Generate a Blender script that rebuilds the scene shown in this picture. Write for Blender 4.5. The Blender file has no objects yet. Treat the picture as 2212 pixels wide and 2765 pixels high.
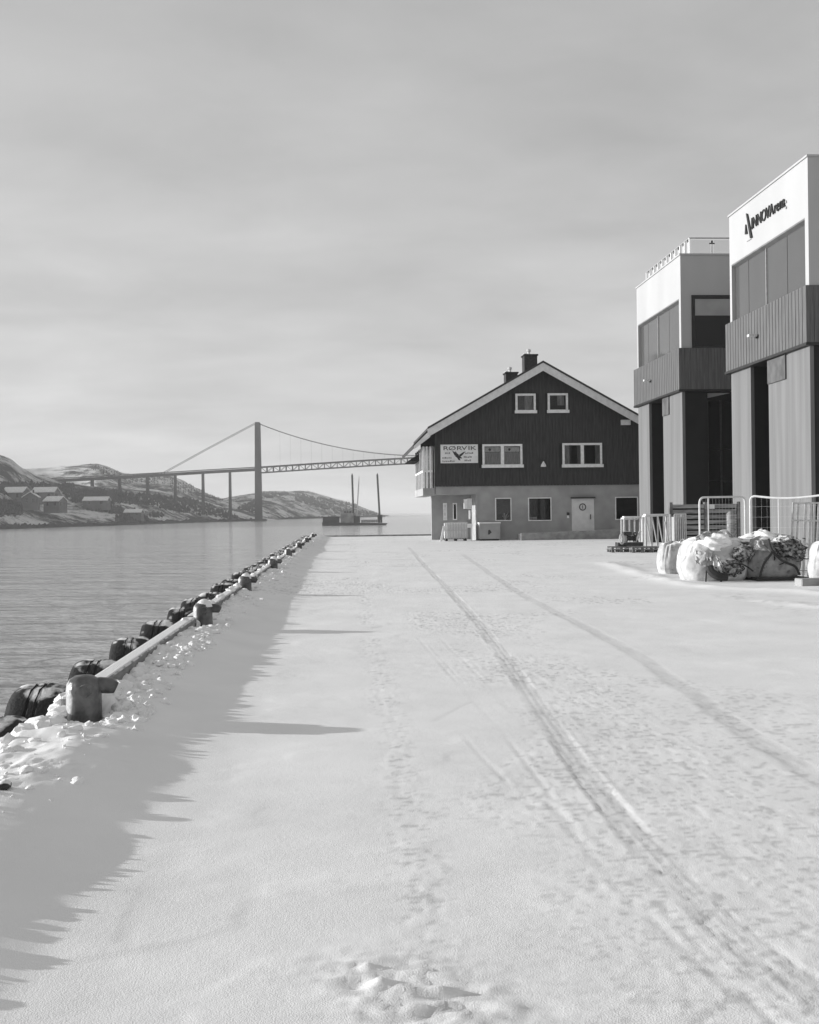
import bpy, bmesh, math, random
import numpy as np
from mathutils import Vector, Matrix

# ------------------------------------------------------------------ camera
F, W_PX, H_PX = 2900.0, 2212.0, 2765.0
EYE = 1.75
YAW = math.radians(3.37)
ROLL = math.radians(0.7)
SUN_EL = math.radians(10.8)
SUN_AZ = math.radians(-80.0)          # measured from +Y (along the quay), negative = over the water
WATER = -3.65

scene = bpy.context.scene
C = scene.collection
cam_d = bpy.data.cameras.new('camera')
cam_d.sensor_fit = 'HORIZONTAL'
cam_d.sensor_width = 36.0
cam_d.lens = F / W_PX * 36.0
cam_d.clip_start = 0.05
cam_d.clip_end = 20000
cam = bpy.data.objects.new('camera', cam_d)
cam.matrix_world = (Matrix.Translation((0, 0, EYE)) @ Matrix.Rotation(-YAW, 4, 'Z')
                    @ Matrix.Rotation(math.pi / 2, 4, 'X') @ Matrix.Rotation(-ROLL, 4, 'Z'))
C.objects.link(cam)
scene.camera = cam

# ------------------------------------------------------------------ sky, sun, exposure
world = bpy.data.worlds.new('World')
scene.world = world
world.use_nodes = True
wn, wl = world.node_tree.nodes, world.node_tree.links
wn.clear()
sky = wn.new('ShaderNodeTexSky')
sky.sky_type = 'NISHITA'
sky.sun_disc = False
sky.sun_elevation = SUN_EL
sky.sun_rotation = SUN_AZ
sky.dust_density = 3.0
bw = wn.new('ShaderNodeRGBToBW')
wl.new(sky.outputs[0], bw.inputs[0])
tc = wn.new('ShaderNodeTexCoord')
sep = wn.new('ShaderNodeSeparateXYZ')
wl.new(tc.outputs['Generated'], sep.inputs[0])


def wmath(op, a, b=None, clamp=False):
    n = wn.new('ShaderNodeMath')
    n.operation = op
    n.use_clamp = clamp
    for i, x in enumerate((a, b)):
        if x is None:
            continue
        if isinstance(x, (int, float)):
            n.inputs[i].default_value = x
        else:
            wl.new(x, n.inputs[i])
    return n.outputs[0]


zc = wmath('ADD', wmath('MAXIMUM', sep.outputs['Z'], 0.0), 0.16)
px = wmath('DIVIDE', sep.outputs['X'], zc)
py = wmath('DIVIDE', sep.outputs['Y'], zc)
comb = wn.new('ShaderNodeCombineXYZ')
wl.new(px, comb.inputs[0])
wl.new(py, comb.inputs[1])
mapn = wn.new('ShaderNodeMapping')
mapn.inputs['Rotation'].default_value = (0, 0, math.radians(38))
mapn.inputs['Scale'].default_value = (0.70, 0.95, 1.0)
mapn.inputs['Location'].default_value = (1.3, 0.4, 0)
wl.new(comb.outputs[0], mapn.inputs[0])
nz = wn.new('ShaderNodeTexNoise')
nz.inputs['Scale'].default_value = 1.0
nz.inputs['Detail'].default_value = 5.0
nz.inputs['Roughness'].default_value = 0.46
nz.inputs['Distortion'].default_value = 0.5
wl.new(mapn.outputs[0], nz.inputs['Vector'])
cr = wn.new('ShaderNodeMapRange')
cr.inputs['From Min'].default_value = 0.30
cr.inputs['From Max'].default_value = 0.70
cr.inputs['To Min'].default_value = 3.55
cr.inputs['To Max'].default_value = 5.6
nz2 = wn.new('ShaderNodeTexNoise')          # finer mottling in the cloud veil
nz2.inputs['Scale'].default_value = 3.2
nz2.inputs['Detail'].default_value = 6.0
nz2.inputs['Roughness'].default_value = 0.55
nz2.inputs['Distortion'].default_value = 0.3
wl.new(mapn.outputs[0], nz2.inputs['Vector'])
wl.new(wmath('ADD', wmath('MULTIPLY', nz.outputs['Fac'], 0.62), wmath('MULTIPLY', nz2.outputs['Fac'], 0.38)), cr.inputs['Value'])
deck = wmath('SUBTRACT', 1.0, wmath('MULTIPLY', wmath('MAXIMUM', sep.outputs['Z'], 0.0), 0.46))   # the cloud veil thins and darkens overhead
mixs = wmath('ADD', wmath('MULTIPLY', bw.outputs[0], 0.20), wmath('MULTIPLY', wmath('MULTIPLY', cr.outputs[0], deck), 0.84))
bg = wn.new('ShaderNodeBackground')
bg.inputs['Strength'].default_value = 0.12
wl.new(mixs, bg.inputs['Color'])
wo = wn.new('ShaderNodeOutputWorld')
wl.new(bg.outputs[0], wo.inputs[0])

sun_d = bpy.data.lights.new('sun', 'SUN')
sun_d.energy = 5.0
sun_d.angle = math.radians(0.5)
sun_d.color = (1.0, 1.0, 1.0)
sun = bpy.data.objects.new('sun', sun_d)
to_sun = Vector((math.sin(SUN_AZ) * math.cos(SUN_EL), math.cos(SUN_AZ) * math.cos(SUN_EL), math.sin(SUN_EL)))
sun.rotation_euler = to_sun.to_track_quat('Z', 'Y').to_euler()
sun.location = (-30, 10, 40)
C.objects.link(sun)

scene.view_settings.view_transform = 'Standard'
scene.view_settings.look = 'None'
scene.view_settings.exposure = 0.24
scene.view_settings.gamma = 1.0
scene.view_settings.use_curve_mapping = False
scene.cycles.volume_bounces = 1
scene.cycles.max_bounces = 6
scene.cycles.volume_step_rate = 4.0

rnd = random.Random(7)

# ------------------------------------------------------------------ measuring helpers


def ray(u, v):
    du, dv = u - W_PX / 2, v - H_PX / 2
    a = du * math.cos(ROLL) - dv * math.sin(ROLL)
    b = du * math.sin(ROLL) + dv * math.cos(ROLL)
    return Vector((math.sin(YAW) * F + a * math.cos(YAW), math.cos(YAW) * F - a * math.sin(YAW), -b))


def at(u, v, Y):                       # the point seen at (u, v) on the vertical plane y = Y
    d = ray(u, v)
    t = Y / d.y
    return Vector((d.x * t, Y, EYE + d.z * t))


def atx(u, v, X):                      # ... on the vertical plane x = X
    d = ray(u, v)
    t = X / d.x
    return Vector((X, d.y * t, EYE + d.z * t))


def gnd(u, v, z=0.0):                  # ... on the level plane z
    d = ray(u, v)
    t = (z - EYE) / d.z
    return Vector((d.x * t, d.y * t, z))


# ------------------------------------------------------------------ value noise (numpy)


def _hash(ix, iy, seed):
    n = (ix.astype(np.int64) * 374761393 + iy.astype(np.int64) * 668265263 + seed * 1442695041) & 0x7fffffff
    n = ((n ^ (n >> 13)) * 1274126177) & 0x7fffffff
    return ((n ^ (n >> 16)) & 0xffff) / 65535.0


def noise2(x, y, seed=0):
    x = np.asarray(x, float)
    y = np.asarray(y, float)
    ix, iy = np.floor(x), np.floor(y)
    fx, fy = x - ix, y - iy
    fx = fx * fx * fx * (fx * (fx * 6 - 15) + 10)
    fy = fy * fy * fy * (fy * (fy * 6 - 15) + 10)
    a = _hash(ix, iy, seed)
    b = _hash(ix + 1, iy, seed)
    c = _hash(ix, iy + 1, seed)
    d = _hash(ix + 1, iy + 1, seed)
    return (a * (1 - fx) + b * fx) * (1 - fy) + (c * (1 - fx) + d * fx) * fy


def fbm(x, y, oct=4, seed=0, gain=0.5):
    s = np.zeros_like(np.asarray(x, float))
    amp, tot = 1.0, 0.0
    ca, sa = math.cos(0.6), math.sin(0.6)
    for o in range(oct):
        s = s + amp * noise2(x, y, seed + o * 17)
        tot += amp
        amp *= gain
        x, y = (x * ca - y * sa) * 2.03 + 11.3, (x * sa + y * ca) * 2.03 + 5.7
    return s / tot


def sstep(a, b, x):
    t = np.clip((x - a) / (b - a), 0, 1)
    return t * t * (3 - 2 * t)


# ------------------------------------------------------------------ materials
MATS = {}


def mat(name, v, rough=0.8, var=0.12, scale=4.0, bump=0.0, bscale=20.0, metallic=0.0, spec=0.3, stretch=(1, 1, 1), v2=None, lo=0.35, hi=0.65):
    m = bpy.data.materials.new(name)
    m.use_nodes = True
    nt = m.node_tree
    p = nt.nodes['Principled BSDF']
    p.inputs['Roughness'].default_value = rough
    p.inputs['Metallic'].default_value = metallic
    p.inputs['Specular IOR Level'].default_value = spec
    t = nt.nodes.new('ShaderNodeTexCoord')
    mp = nt.nodes.new('ShaderNodeMapping')
    mp.inputs['Scale'].default_value = stretch
    nt.links.new(t.outputs['Object'], mp.inputs[0])
    n = nt.nodes.new('ShaderNodeTexNoise')
    n.inputs['Scale'].default_value = scale
    n.inputs['Detail'].default_value = 5
    nt.links.new(mp.outputs[0], n.inputs['Vector'])
    r = nt.nodes.new('ShaderNodeValToRGB')
    a = v * (1 - var)
    b = v2 if v2 is not None else min(v * (1 + var), 0.95)
    r.color_ramp.elements[0].position = lo
    r.color_ramp.elements[1].position = hi
    r.color_ramp.elements[0].color = (a, a, a, 1)
    r.color_ramp.elements[1].color = (b, b, b, 1)
    nt.links.new(n.outputs['Fac'], r.inputs[0])
    nt.links.new(r.outputs[0], p.inputs['Base Color'])
    if bump:
        n2 = nt.nodes.new('ShaderNodeTexNoise')
        n2.inputs['Scale'].default_value = bscale
        n2.inputs['Detail'].default_value = 4
        nt.links.new(mp.outputs[0], n2.inputs['Vector'])
        bn = nt.nodes.new('ShaderNodeBump')
        bn.inputs['Strength'].default_value = bump
        bn.inputs['Distance'].default_value = 0.02
        nt.links.new(n2.outputs['Fac'], bn.inputs['Height'])
        nt.links.new(bn.outputs[0], p.inputs['Normal'])
    MATS[name] = m
    return m


def snow_or_lit_side(m, amount=0.55, v=0.82, scale=9.0, axis='Z', sign=1.0):
    """pale faces along one axis: settled snow on tops, painted sunlight on the bollards"""
    nt = m.node_tree
    p = nt.nodes['Principled BSDF']
    src = p.inputs['Base Color'].links[0].from_socket
    g = nt.nodes.new('ShaderNodeNewGeometry')
    s = nt.nodes.new('ShaderNodeSeparateXYZ')
    nt.links.new(g.outputs['Normal'], s.inputs[0])
    t = nt.nodes.new('ShaderNodeTexCoord')
    n = nt.nodes.new('ShaderNodeTexNoise')
    n.inputs['Scale'].default_value = scale
    n.inputs['Detail'].default_value = 4
    nt.links.new(t.outputs['Object'], n.inputs['Vector'])
    ad = nt.nodes.new('ShaderNodeMath')
    ad.operation = 'ADD'
    sg = nt.nodes.new('ShaderNodeMath')
    sg.operation = 'MULTIPLY'
    sg.inputs[1].default_value = sign
    nt.links.new(s.outputs[axis], sg.inputs[0])
    nt.links.new(sg.outputs[0], ad.inputs[0])
    nt.links.new(n.outputs['Fac'], ad.inputs[1])
    mr = nt.nodes.new('ShaderNodeMapRange')
    mr.inputs['From Min'].default_value = 1.0 + (1 - amount) * 0.5
    mr.inputs['From Max'].default_value = 1.12 + (1 - amount) * 0.5
    nt.links.new(ad.outputs[0], mr.inputs['Value'])
    mx = nt.nodes.new('ShaderNodeMix')
    mx.data_type = 'RGBA'
    nt.links.new(mr.outputs[0], mx.inputs['Factor'])
    nt.links.new(src, mx.inputs[6])
    mx.inputs[7].default_value = (v, v, v, 1)
    nt.links.new(mx.outputs[2], p.inputs['Base Color'])
    return m


def glass_mat(name, trans=0.86):
    m = bpy.data.materials.new(name)
    m.use_nodes = True
    nt = m.node_tree
    nt.nodes.clear()
    o = nt.nodes.new('ShaderNodeOutputMaterial')
    tr = nt.nodes.new('ShaderNodeBsdfTransparent')
    tr.inputs[0].default_value = (trans, trans, trans, 1)
    gl = nt.nodes.new('ShaderNodeBsdfGlossy')
    gl.inputs['Roughness'].default_value = 0.03
    fr = nt.nodes.new('ShaderNodeFresnel')
    fr.inputs[0].default_value = 1.5
    mx = nt.nodes.new('ShaderNodeMixShader')
    nt.links.new(fr.outputs[0], mx.inputs[0])
    nt.links.new(tr.outputs[0], mx.inputs[1])
    nt.links.new(gl.outputs[0], mx.inputs[2])
    nt.links.new(mx.outputs[0], o.inputs[0])
    MATS[name] = m
    return m


M_cladding_dark = mat('dark_board', 0.042, 0.75, 0.25, 3.0, 0.25, 30, stretch=(4, 4, 0.4))
M_wall_dark = mat('dark_wall', 0.022, 0.9, 0.2)
M_render_grey = mat('grey_render', 0.33, 0.9, 0.12, 1.2, 0.2, 40)
M_trim = mat('white_trim', 0.80, 0.6, 0.08, 6)
M_barge = mat('barge_board', 0.72, 0.6, 0.08, 4)
M_gallery = mat('sunlit_trim', 0.36, 0.8, 0.15, 2)  # white trim toned down in colour for its sunlit faces
M_roof = mat('roofing', 0.05, 0.7, 0.2, 3)
M_roofsnow = mat('roof_snow', 0.75, 0.9, 0.15, 2)
M_chimney = mat('chimney_brick', 0.045, 0.9, 0.25, 8, 0.4, 30)
M_metal = mat('galvanised_steel', 0.55, 0.35, 0.12, 12, metallic=0.5, spec=0.5)
M_whitesteel = mat('white_painted_steel', 0.6, 0.45, 0.08, 10)
M_dkmetal = mat('dark_metal', 0.04, 0.5, 0.2, 8, metallic=0.3)
M_arena_white = mat('light_cladding', 0.42, 0.55, 0.06, 0.5, 0.05, 8, stretch=(1, 1, 0.25))
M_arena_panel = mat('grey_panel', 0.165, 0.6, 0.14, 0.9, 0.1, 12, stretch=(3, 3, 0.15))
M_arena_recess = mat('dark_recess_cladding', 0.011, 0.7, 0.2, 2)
M_arena_wood = mat('stained_timber', 0.122, 0.8, 0.2, 3.0, 0.4, 25, stretch=(6, 6, 0.35))
M_arena_glass = mat('sun_blind_glass', 0.078, 0.12, 0.05, 0.5, spec=0.5)
M_black_glass = mat('dark_window_glass', 0.012, 0.06, 0.1, 1, spec=0.5)
M_frame_dark = mat('dark_window_frame', 0.025, 0.5, 0.1)
M_pane = glass_mat('window_glass')
M_railglass = glass_mat('railing_glass', 0.9)
M_curtain = mat('curtain_cloth', 0.36, 0.9, 0.3, 5, stretch=(8, 8, 0.5))
M_poster = mat('window_poster', 0.72, 0.8, 0.2, 6)
M_letter = mat('black_letter', 0.02, 0.5, 0.1)
M_signboard = mat('sign_board', 0.76, 0.6, 0.08, 3)
M_signink = mat('sign_ink', 0.05, 0.6, 0.1)
M_door = mat('pale_door', 0.66, 0.6, 0.06, 3)
M_concrete = mat('concrete', 0.30, 0.9, 0.2, 3, 0.4, 30)
M_concrete_dark = mat('wet_concrete', 0.10, 0.8, 0.3, 2, 0.4, 20)
M_bridge = mat('bridge_concrete', 0.055, 0.9, 0.2, 0.1)
M_bridge_steel = mat('bridge_steel', 0.05, 0.8, 0.2, 0.1)
M_tyre = mat('tyre_rubber', 0.022, 0.75, 0.35, 6, 0.5, 30)
snow_or_lit_side(M_tyre, 0.22, 0.7, 5.0)
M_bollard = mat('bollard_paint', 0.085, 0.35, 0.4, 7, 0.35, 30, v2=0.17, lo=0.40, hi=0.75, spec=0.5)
snow_or_lit_side(M_bollard, 0.85, 0.46, 5.0, 'X', -1.0)        # sunlit water side painted pale, broken up like frost
M_timber = mat('weathered_timber', 0.24, 0.85, 0.25, 5, 0.5, 20, stretch=(5, 0.6, 5))
snow_or_lit_side(M_timber, 0.75, 0.75, 6.0)
M_slat = mat('fence_slat', 0.27, 0.85, 0.35, 3, 0.3, 20, stretch=(1, 4, 8))
M_slatdark = mat('weathered_steel', 0.10, 0.7, 0.3, 2)
M_pallet = mat('pallet_wood', 0.15, 0.9, 0.3, 5)
snow_or_lit_side(M_pallet, 0.8, 0.8, 5.0)
M_junk = mat('dark_gear', 0.05, 0.8, 0.4, 8)
snow_or_lit_side(M_junk, 0.45, 0.78, 6.0)
M_bag = mat('woven_bag', 0.50, 0.85, 0.25, 3, 1.0, 7)
M_bag2 = mat('woven_bag_worn', 0.30, 0.9, 0.3, 4, 1.0, 7)
M_strap = mat('dark_strap', 0.035, 0.8, 0.2)
M_net = mat('net_heap', 0.05, 0.95, 0.5, 11, 1.0, 30, v2=0.45, lo=0.42, hi=0.68)
M_lump = mat('snow_lump', 0.84, 0.9, 0.05, 6, 0.5, 30)
M_hull = mat('barge_hull', 0.018, 0.7, 0.3, 0.6)
M_cabin = mat('barge_cabin', 0.25, 0.7, 0.3, 0.5)
M_spud = mat('spud_steel', 0.04, 0.6, 0.2)
M_tree = mat('winter_wood', 0.042, 0.95, 0.45, 0.08)
M_house_far = mat('far_house_wall', 0.13, 0.9, 0.3, 0.1)

# ------------------------------------------------------------------ mesh helpers


class MB:
    def __init__(self):
        self.v, self.f = [], []

    def add(self, vs, fs):
        o = len(self.v)
        self.v += [tuple(p) for p in vs]
        self.f += [tuple(i + o for i in f) for f in fs]
        return self

    def box(self, x0, x1, y0, y1, z0, z1):
        vs = [(x, y, z) for z in (z0, z1) for y in (y0, y1) for x in (x0, x1)]
        return self.add(vs, [(0, 2, 3, 1), (4, 5, 7, 6), (0, 1, 5, 4), (2, 6, 7, 3), (0, 4, 6, 2), (1, 3, 7, 5)])

    def prism_y(self, poly, y0, y1):      # poly of (x, z), counter-clockwise seen from -Y
        n = len(poly)
        vs = [(x, y0, z) for x, z in poly] + [(x, y1, z) for x, z in poly]
        fs = [tuple(range(n)), tuple(range(2 * n - 1, n - 1, -1))]
        fs += [(i, i + n, (i + 1) % n + n, (i + 1) % n) for i in range(n)]
        return self.add(vs, fs)

    def prism_x(self, poly, x0, x1):      # poly of (y, z)
        n = len(poly)
        vs = [(x0, y, z) for y, z in poly] + [(x1, y, z) for y, z in poly]
        fs = [tuple(range(n - 1, -1, -1)), tuple(range(n, 2 * n))]
        fs += [(i, (i + 1) % n, (i + 1) % n + n, i + n) for i in range(n)]
        return self.add(vs, fs)

    def tube(self, pts, r, n=8, cap=True):
        pts = [Vector(p) for p in pts]
        rs = r if isinstance(r, (list, tuple)) else [r] * len(pts)
        rings = []
        ref = None
        for i, p in enumerate(pts):
            d = (pts[min(i + 1, len(pts) - 1)] - pts[max(i - 1, 0)])
            d = d.normalized() if d.length > 1e-9 else Vector((0, 0, 1))
            if ref is None:
                ref = Vector((0, 0, 1)) if abs(d.z) < 0.9 else Vector((1, 0, 0))
            a = d.cross(ref).normalized()
            b = a.cross(d).normalized()
            ref = b
            rings.append([p + (a * math.cos(t) + b * math.sin(t)) * rs[i] for t in [2 * math.pi * k / n for k in range(n)]])
        vs = [q for ring in rings for q in ring]
        fs = []
        for i in range(len(rings) - 1):
            for k in range(n):
                k2 = (k + 1) % n
                fs.append((i * n + k, i * n + k2, (i + 1) * n + k2, (i + 1) * n + k))
        if cap:
            fs.append(tuple(range(n - 1, -1, -1)))
            fs.append(tuple(range((len(rings) - 1) * n, len(rings) * n)))
        return self.add(vs, fs)

    def bar(self, p, q, w, h=None):       # square bar between two points
        h = h or w
        p, q = Vector(p), Vector(q)
        d = (q - p).normalized()
        ref = Vector((0, 0, 1)) if abs(d.z) < 0.95 else Vector((0, 1, 0))
        a = d.cross(ref).normalized() * w / 2
        b = a.cross(d).normalized() * h / 2
        vs = [p - a - b, p + a - b, p + a + b, p - a + b, q - a - b, q + a - b, q + a + b, q - a + b]
        return self.add(vs, [(3, 2, 1, 0), (4, 5, 6, 7), (0, 1, 5, 4), (1, 2, 6, 5), (2, 3, 7, 6), (3, 0, 4, 7)])

    def lathe(self, prof, n=16, axis='Z', org=(0, 0, 0)):
        vs = []
        for r, h in prof:
            for k in range(n):
                t = 2 * math.pi * k / n
                if axis == 'Z':
                    vs.append((org[0] + r * math.cos(t), org[1] + r * math.sin(t), org[2] + h))
                else:
                    vs.append((org[0] + h, org[1] + r * math.cos(t), org[2] + r * math.sin(t)))
        fs = []
        for i in range(len(prof) - 1):
            for k in range(n):
                k2 = (k + 1) % n
                fs.append((i * n + k, i * n + k2, (i + 1) * n + k2, (i + 1) * n + k))
        fs.append(tuple(range(n - 1, -1, -1)))
        fs.append(tuple(range((len(prof) - 1) * n, len(prof) * n)))
        return self.add(vs, fs)

    def build(self, name, m, parent=None, smooth=False, fix=True):
        me = bpy.data.meshes.new(name)
        me.from_pydata(self.v, [], self.f)
        if fix:
            bm = bmesh.new()
            bm.from_mesh(me)
            bmesh.ops.recalc_face_normals(bm, faces=bm.faces)
            bm.to_mesh(me)
            bm.free()
        me.materials.append(m)
        if smooth:
            me.polygons.foreach_set('use_smooth', [True] * len(me.polygons))
            try:
                me.set_sharp_from_angle(angle=math.radians(40))
            except Exception:
                pass
        o = bpy.data.objects.new(name, me)
        C.objects.link(o)
        if parent is not None:
            o.parent = parent
            o.matrix_parent_inverse = parent.matrix_world.inverted() if parent.type == 'MESH' else Matrix.Translation(-PAR.get(parent.name, Vector((0, 0, 0))))
        return o


PAR = {}


def thing(name, label, cat, loc=(0, 0, 0), group=None):
    o = bpy.data.objects.new(name, None)
    o.empty_display_size = 0.2
    o.location = loc
    C.objects.link(o)
    PAR[o.name] = Vector(loc)
    tag(o, label, cat, group)
    return o


def tag(o, label, cat, group=None, kind=None):
    o['label'] = label
    o['category'] = cat
    if group:
        o['group'] = group
    if kind:
        o['kind'] = kind
    return o


def structure(o):
    o['kind'] = 'structure'
    return o


def bevel(o, w=0.01, seg=1):
    md = o.modifiers.new('bevel', 'BEVEL')
    md.width = w
    md.segments = seg
    md.limit_method = 'ANGLE'
    return o


def text_mesh(s, size, extrude=0.0):
    """mesh data of each character with its advance, in the font's own plane"""
    cu = bpy.data.curves.new('lettering', 'FONT')
    cu.body = s
    cu.size = size
    cu.extrude = extrude
    ob = bpy.data.objects.new('lettering_source', cu)
    C.objects.link(ob)
    bpy.context.view_layer.update()
    dg = bpy.context.evaluated_depsgraph_get()
    me = bpy.data.meshes.new_from_object(ob.evaluated_get(dg))
    w = ob.dimensions.x
    bpy.data.objects.remove(ob)
    bpy.data.curves.remove(cu)
    return me, w


# ------------------------------------------------------------------ snow-covered quay deck
BX = -2.19                              # bollard line
BOL = [9.05, 16.3, 23.2, 32.0, 40.5, 49.5, 59.0, 70.0]
QE = -2.55                              # quay edge
QFAR = 79.0                             # far end of the quay


def seg_dist(X, Y, pts):
    best = np.full(X.shape, 1e9)
    for (ax, ay), (bx, by) in zip(pts[:-1], pts[1:]):
        dx, dy = bx - ax, by - ay
        L2 = dx * dx + dy * dy
        t = np.clip(((X - ax) * dx + (Y - ay) * dy) / L2, 0, 1)
        cx, cy = ax + t * dx, ay + t * dy
        s = np.sign((X - cx) * dy - (Y - cy) * dx)
        d = np.hypot(X - cx, Y - cy)
        upd = d < np.abs(best)
        best = np.where(upd, d * np.where(s == 0, 1, s), best)
    return best


def smooth_poly(pts, k=6):
    P = [Vector(p) for p in pts]
    out = []
    for i in range(len(P) - 1):
        p0, p1, p2, p3 = P[max(i - 1, 0)], P[i], P[i + 1], P[min(i + 2, len(P) - 1)]
        for j in range(k):
            t = j / k
            out.append(0.5 * ((2 * p1) + (p2 - p0) * t + (2 * p0 - 5 * p1 + 4 * p2 - p3) * t * t + (3 * p1 - p0 - 3 * p2 + p3) * t ** 3))
    out.append(P[-1])
    return out


def track(px_pts, k=4):
    w = [gnd(u, v) for u, v in px_pts]
    return [(p.x, p.y) for p in smooth_poly(w, k)]


TRACKS = [  # polyline, half width, depth, packed, ribs
    (track([(1105, 1478), (1150, 1530), (1212, 1592), (1292, 1682), (1382, 1800), (1482, 1950), (1600, 2110), (1760, 2310), (1960, 2500), (2230, 2690)]), 0.085, 0.017, 0.85, 0.058),
    (track([(1250, 1498), (1330, 1552), (1450, 1626), (1560, 1680), (1720, 1768), (1850, 1858), (2000, 1965), (2140, 2056), (2260, 2130)]), 0.10, 0.012, 0.75, 0.062),
    (track([(1640, 2130), (1790, 2280), (1960, 2440), (2120, 2570), (2260, 2660)]), 0.035, 0.014, 0.30, 0.0),
    (track([(1480, 2160), (1650, 2370), (1850, 2560), (2080, 2740), (2200, 2830)]), 0.030, 0.012, 0.22, 0.0),
    (track([(1130, 1720), (1200, 1800), (1290, 1900), (1400, 2030), (1560, 2240)]), 0.018, 0.010, 0.20, 0.0),
    (track([(1190, 1722), (1270, 1800), (1350, 1880), (1440, 1990)]), 0.018, 0.009, 0.20, 0.0),
    (track([(1170, 1945), (1230, 1912), (1275, 1890)]), 0.03, 0.010, 0.45, 0.0),
    (track([(1700, 2200), (1860, 2370), (2040, 2520), (2240, 2660)]), 0.016, 0.014, 0.2, 0.0),
    (track([(1560, 2100), (1720, 2300), (1900, 2490), (2130, 2690)]), 0.014, 0.014, 0.2, 0.0),
    (track([(1620, 2260), (1780, 2440), (1980, 2640), (2120, 2780)]), 0.016, 0.012, 0.15, 0.0),
    (track([(1160, 1740), (1240, 1830), (1330, 1930)]), 0.012, 0.010, 0.15, 0.0),
    (track([(1230, 1960), (1300, 2040), (1380, 2120)]), 0.014, 0.010, 0.15, 0.0),
    (track([(1290, 1830), (1360, 1900), (1420, 1965)]), 0.012, 0.010, 0.15, 0.0),
    (track([(405, 2380), (360, 2460), (330, 2540)]), 0.03, 0.008, 0.3, 0.0),
    (track([(420, 2400), (380, 2480), (350, 2560)]), 0.02, 0.006, 0.2, 0.0),
]
BERM = track([(1640, 1520), (1720, 1545), (1800, 1567), (1900, 1582), (2020, 1590), (2212, 1600), (2400, 1620)])
BERM2 = track([(2080, 1622), (2140, 1630), (2230, 1640)])


BANK_X = np.linspace(0, 1.6, 161)       # cross-section of the ploughed bank: rounded shoulder, then a longer foot
BANK_F = np.convolve(np.pad(np.interp(BANK_X, [0, 0.22, 0.42, 0.66, 0.92, 1.25, 1.6], [1.0, 0.86, 0.66, 0.33, 0.09, 0.01, 0.0]), 12, mode='edge'), np.hanning(25) / np.hanning(25).sum(), 'valid')


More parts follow.
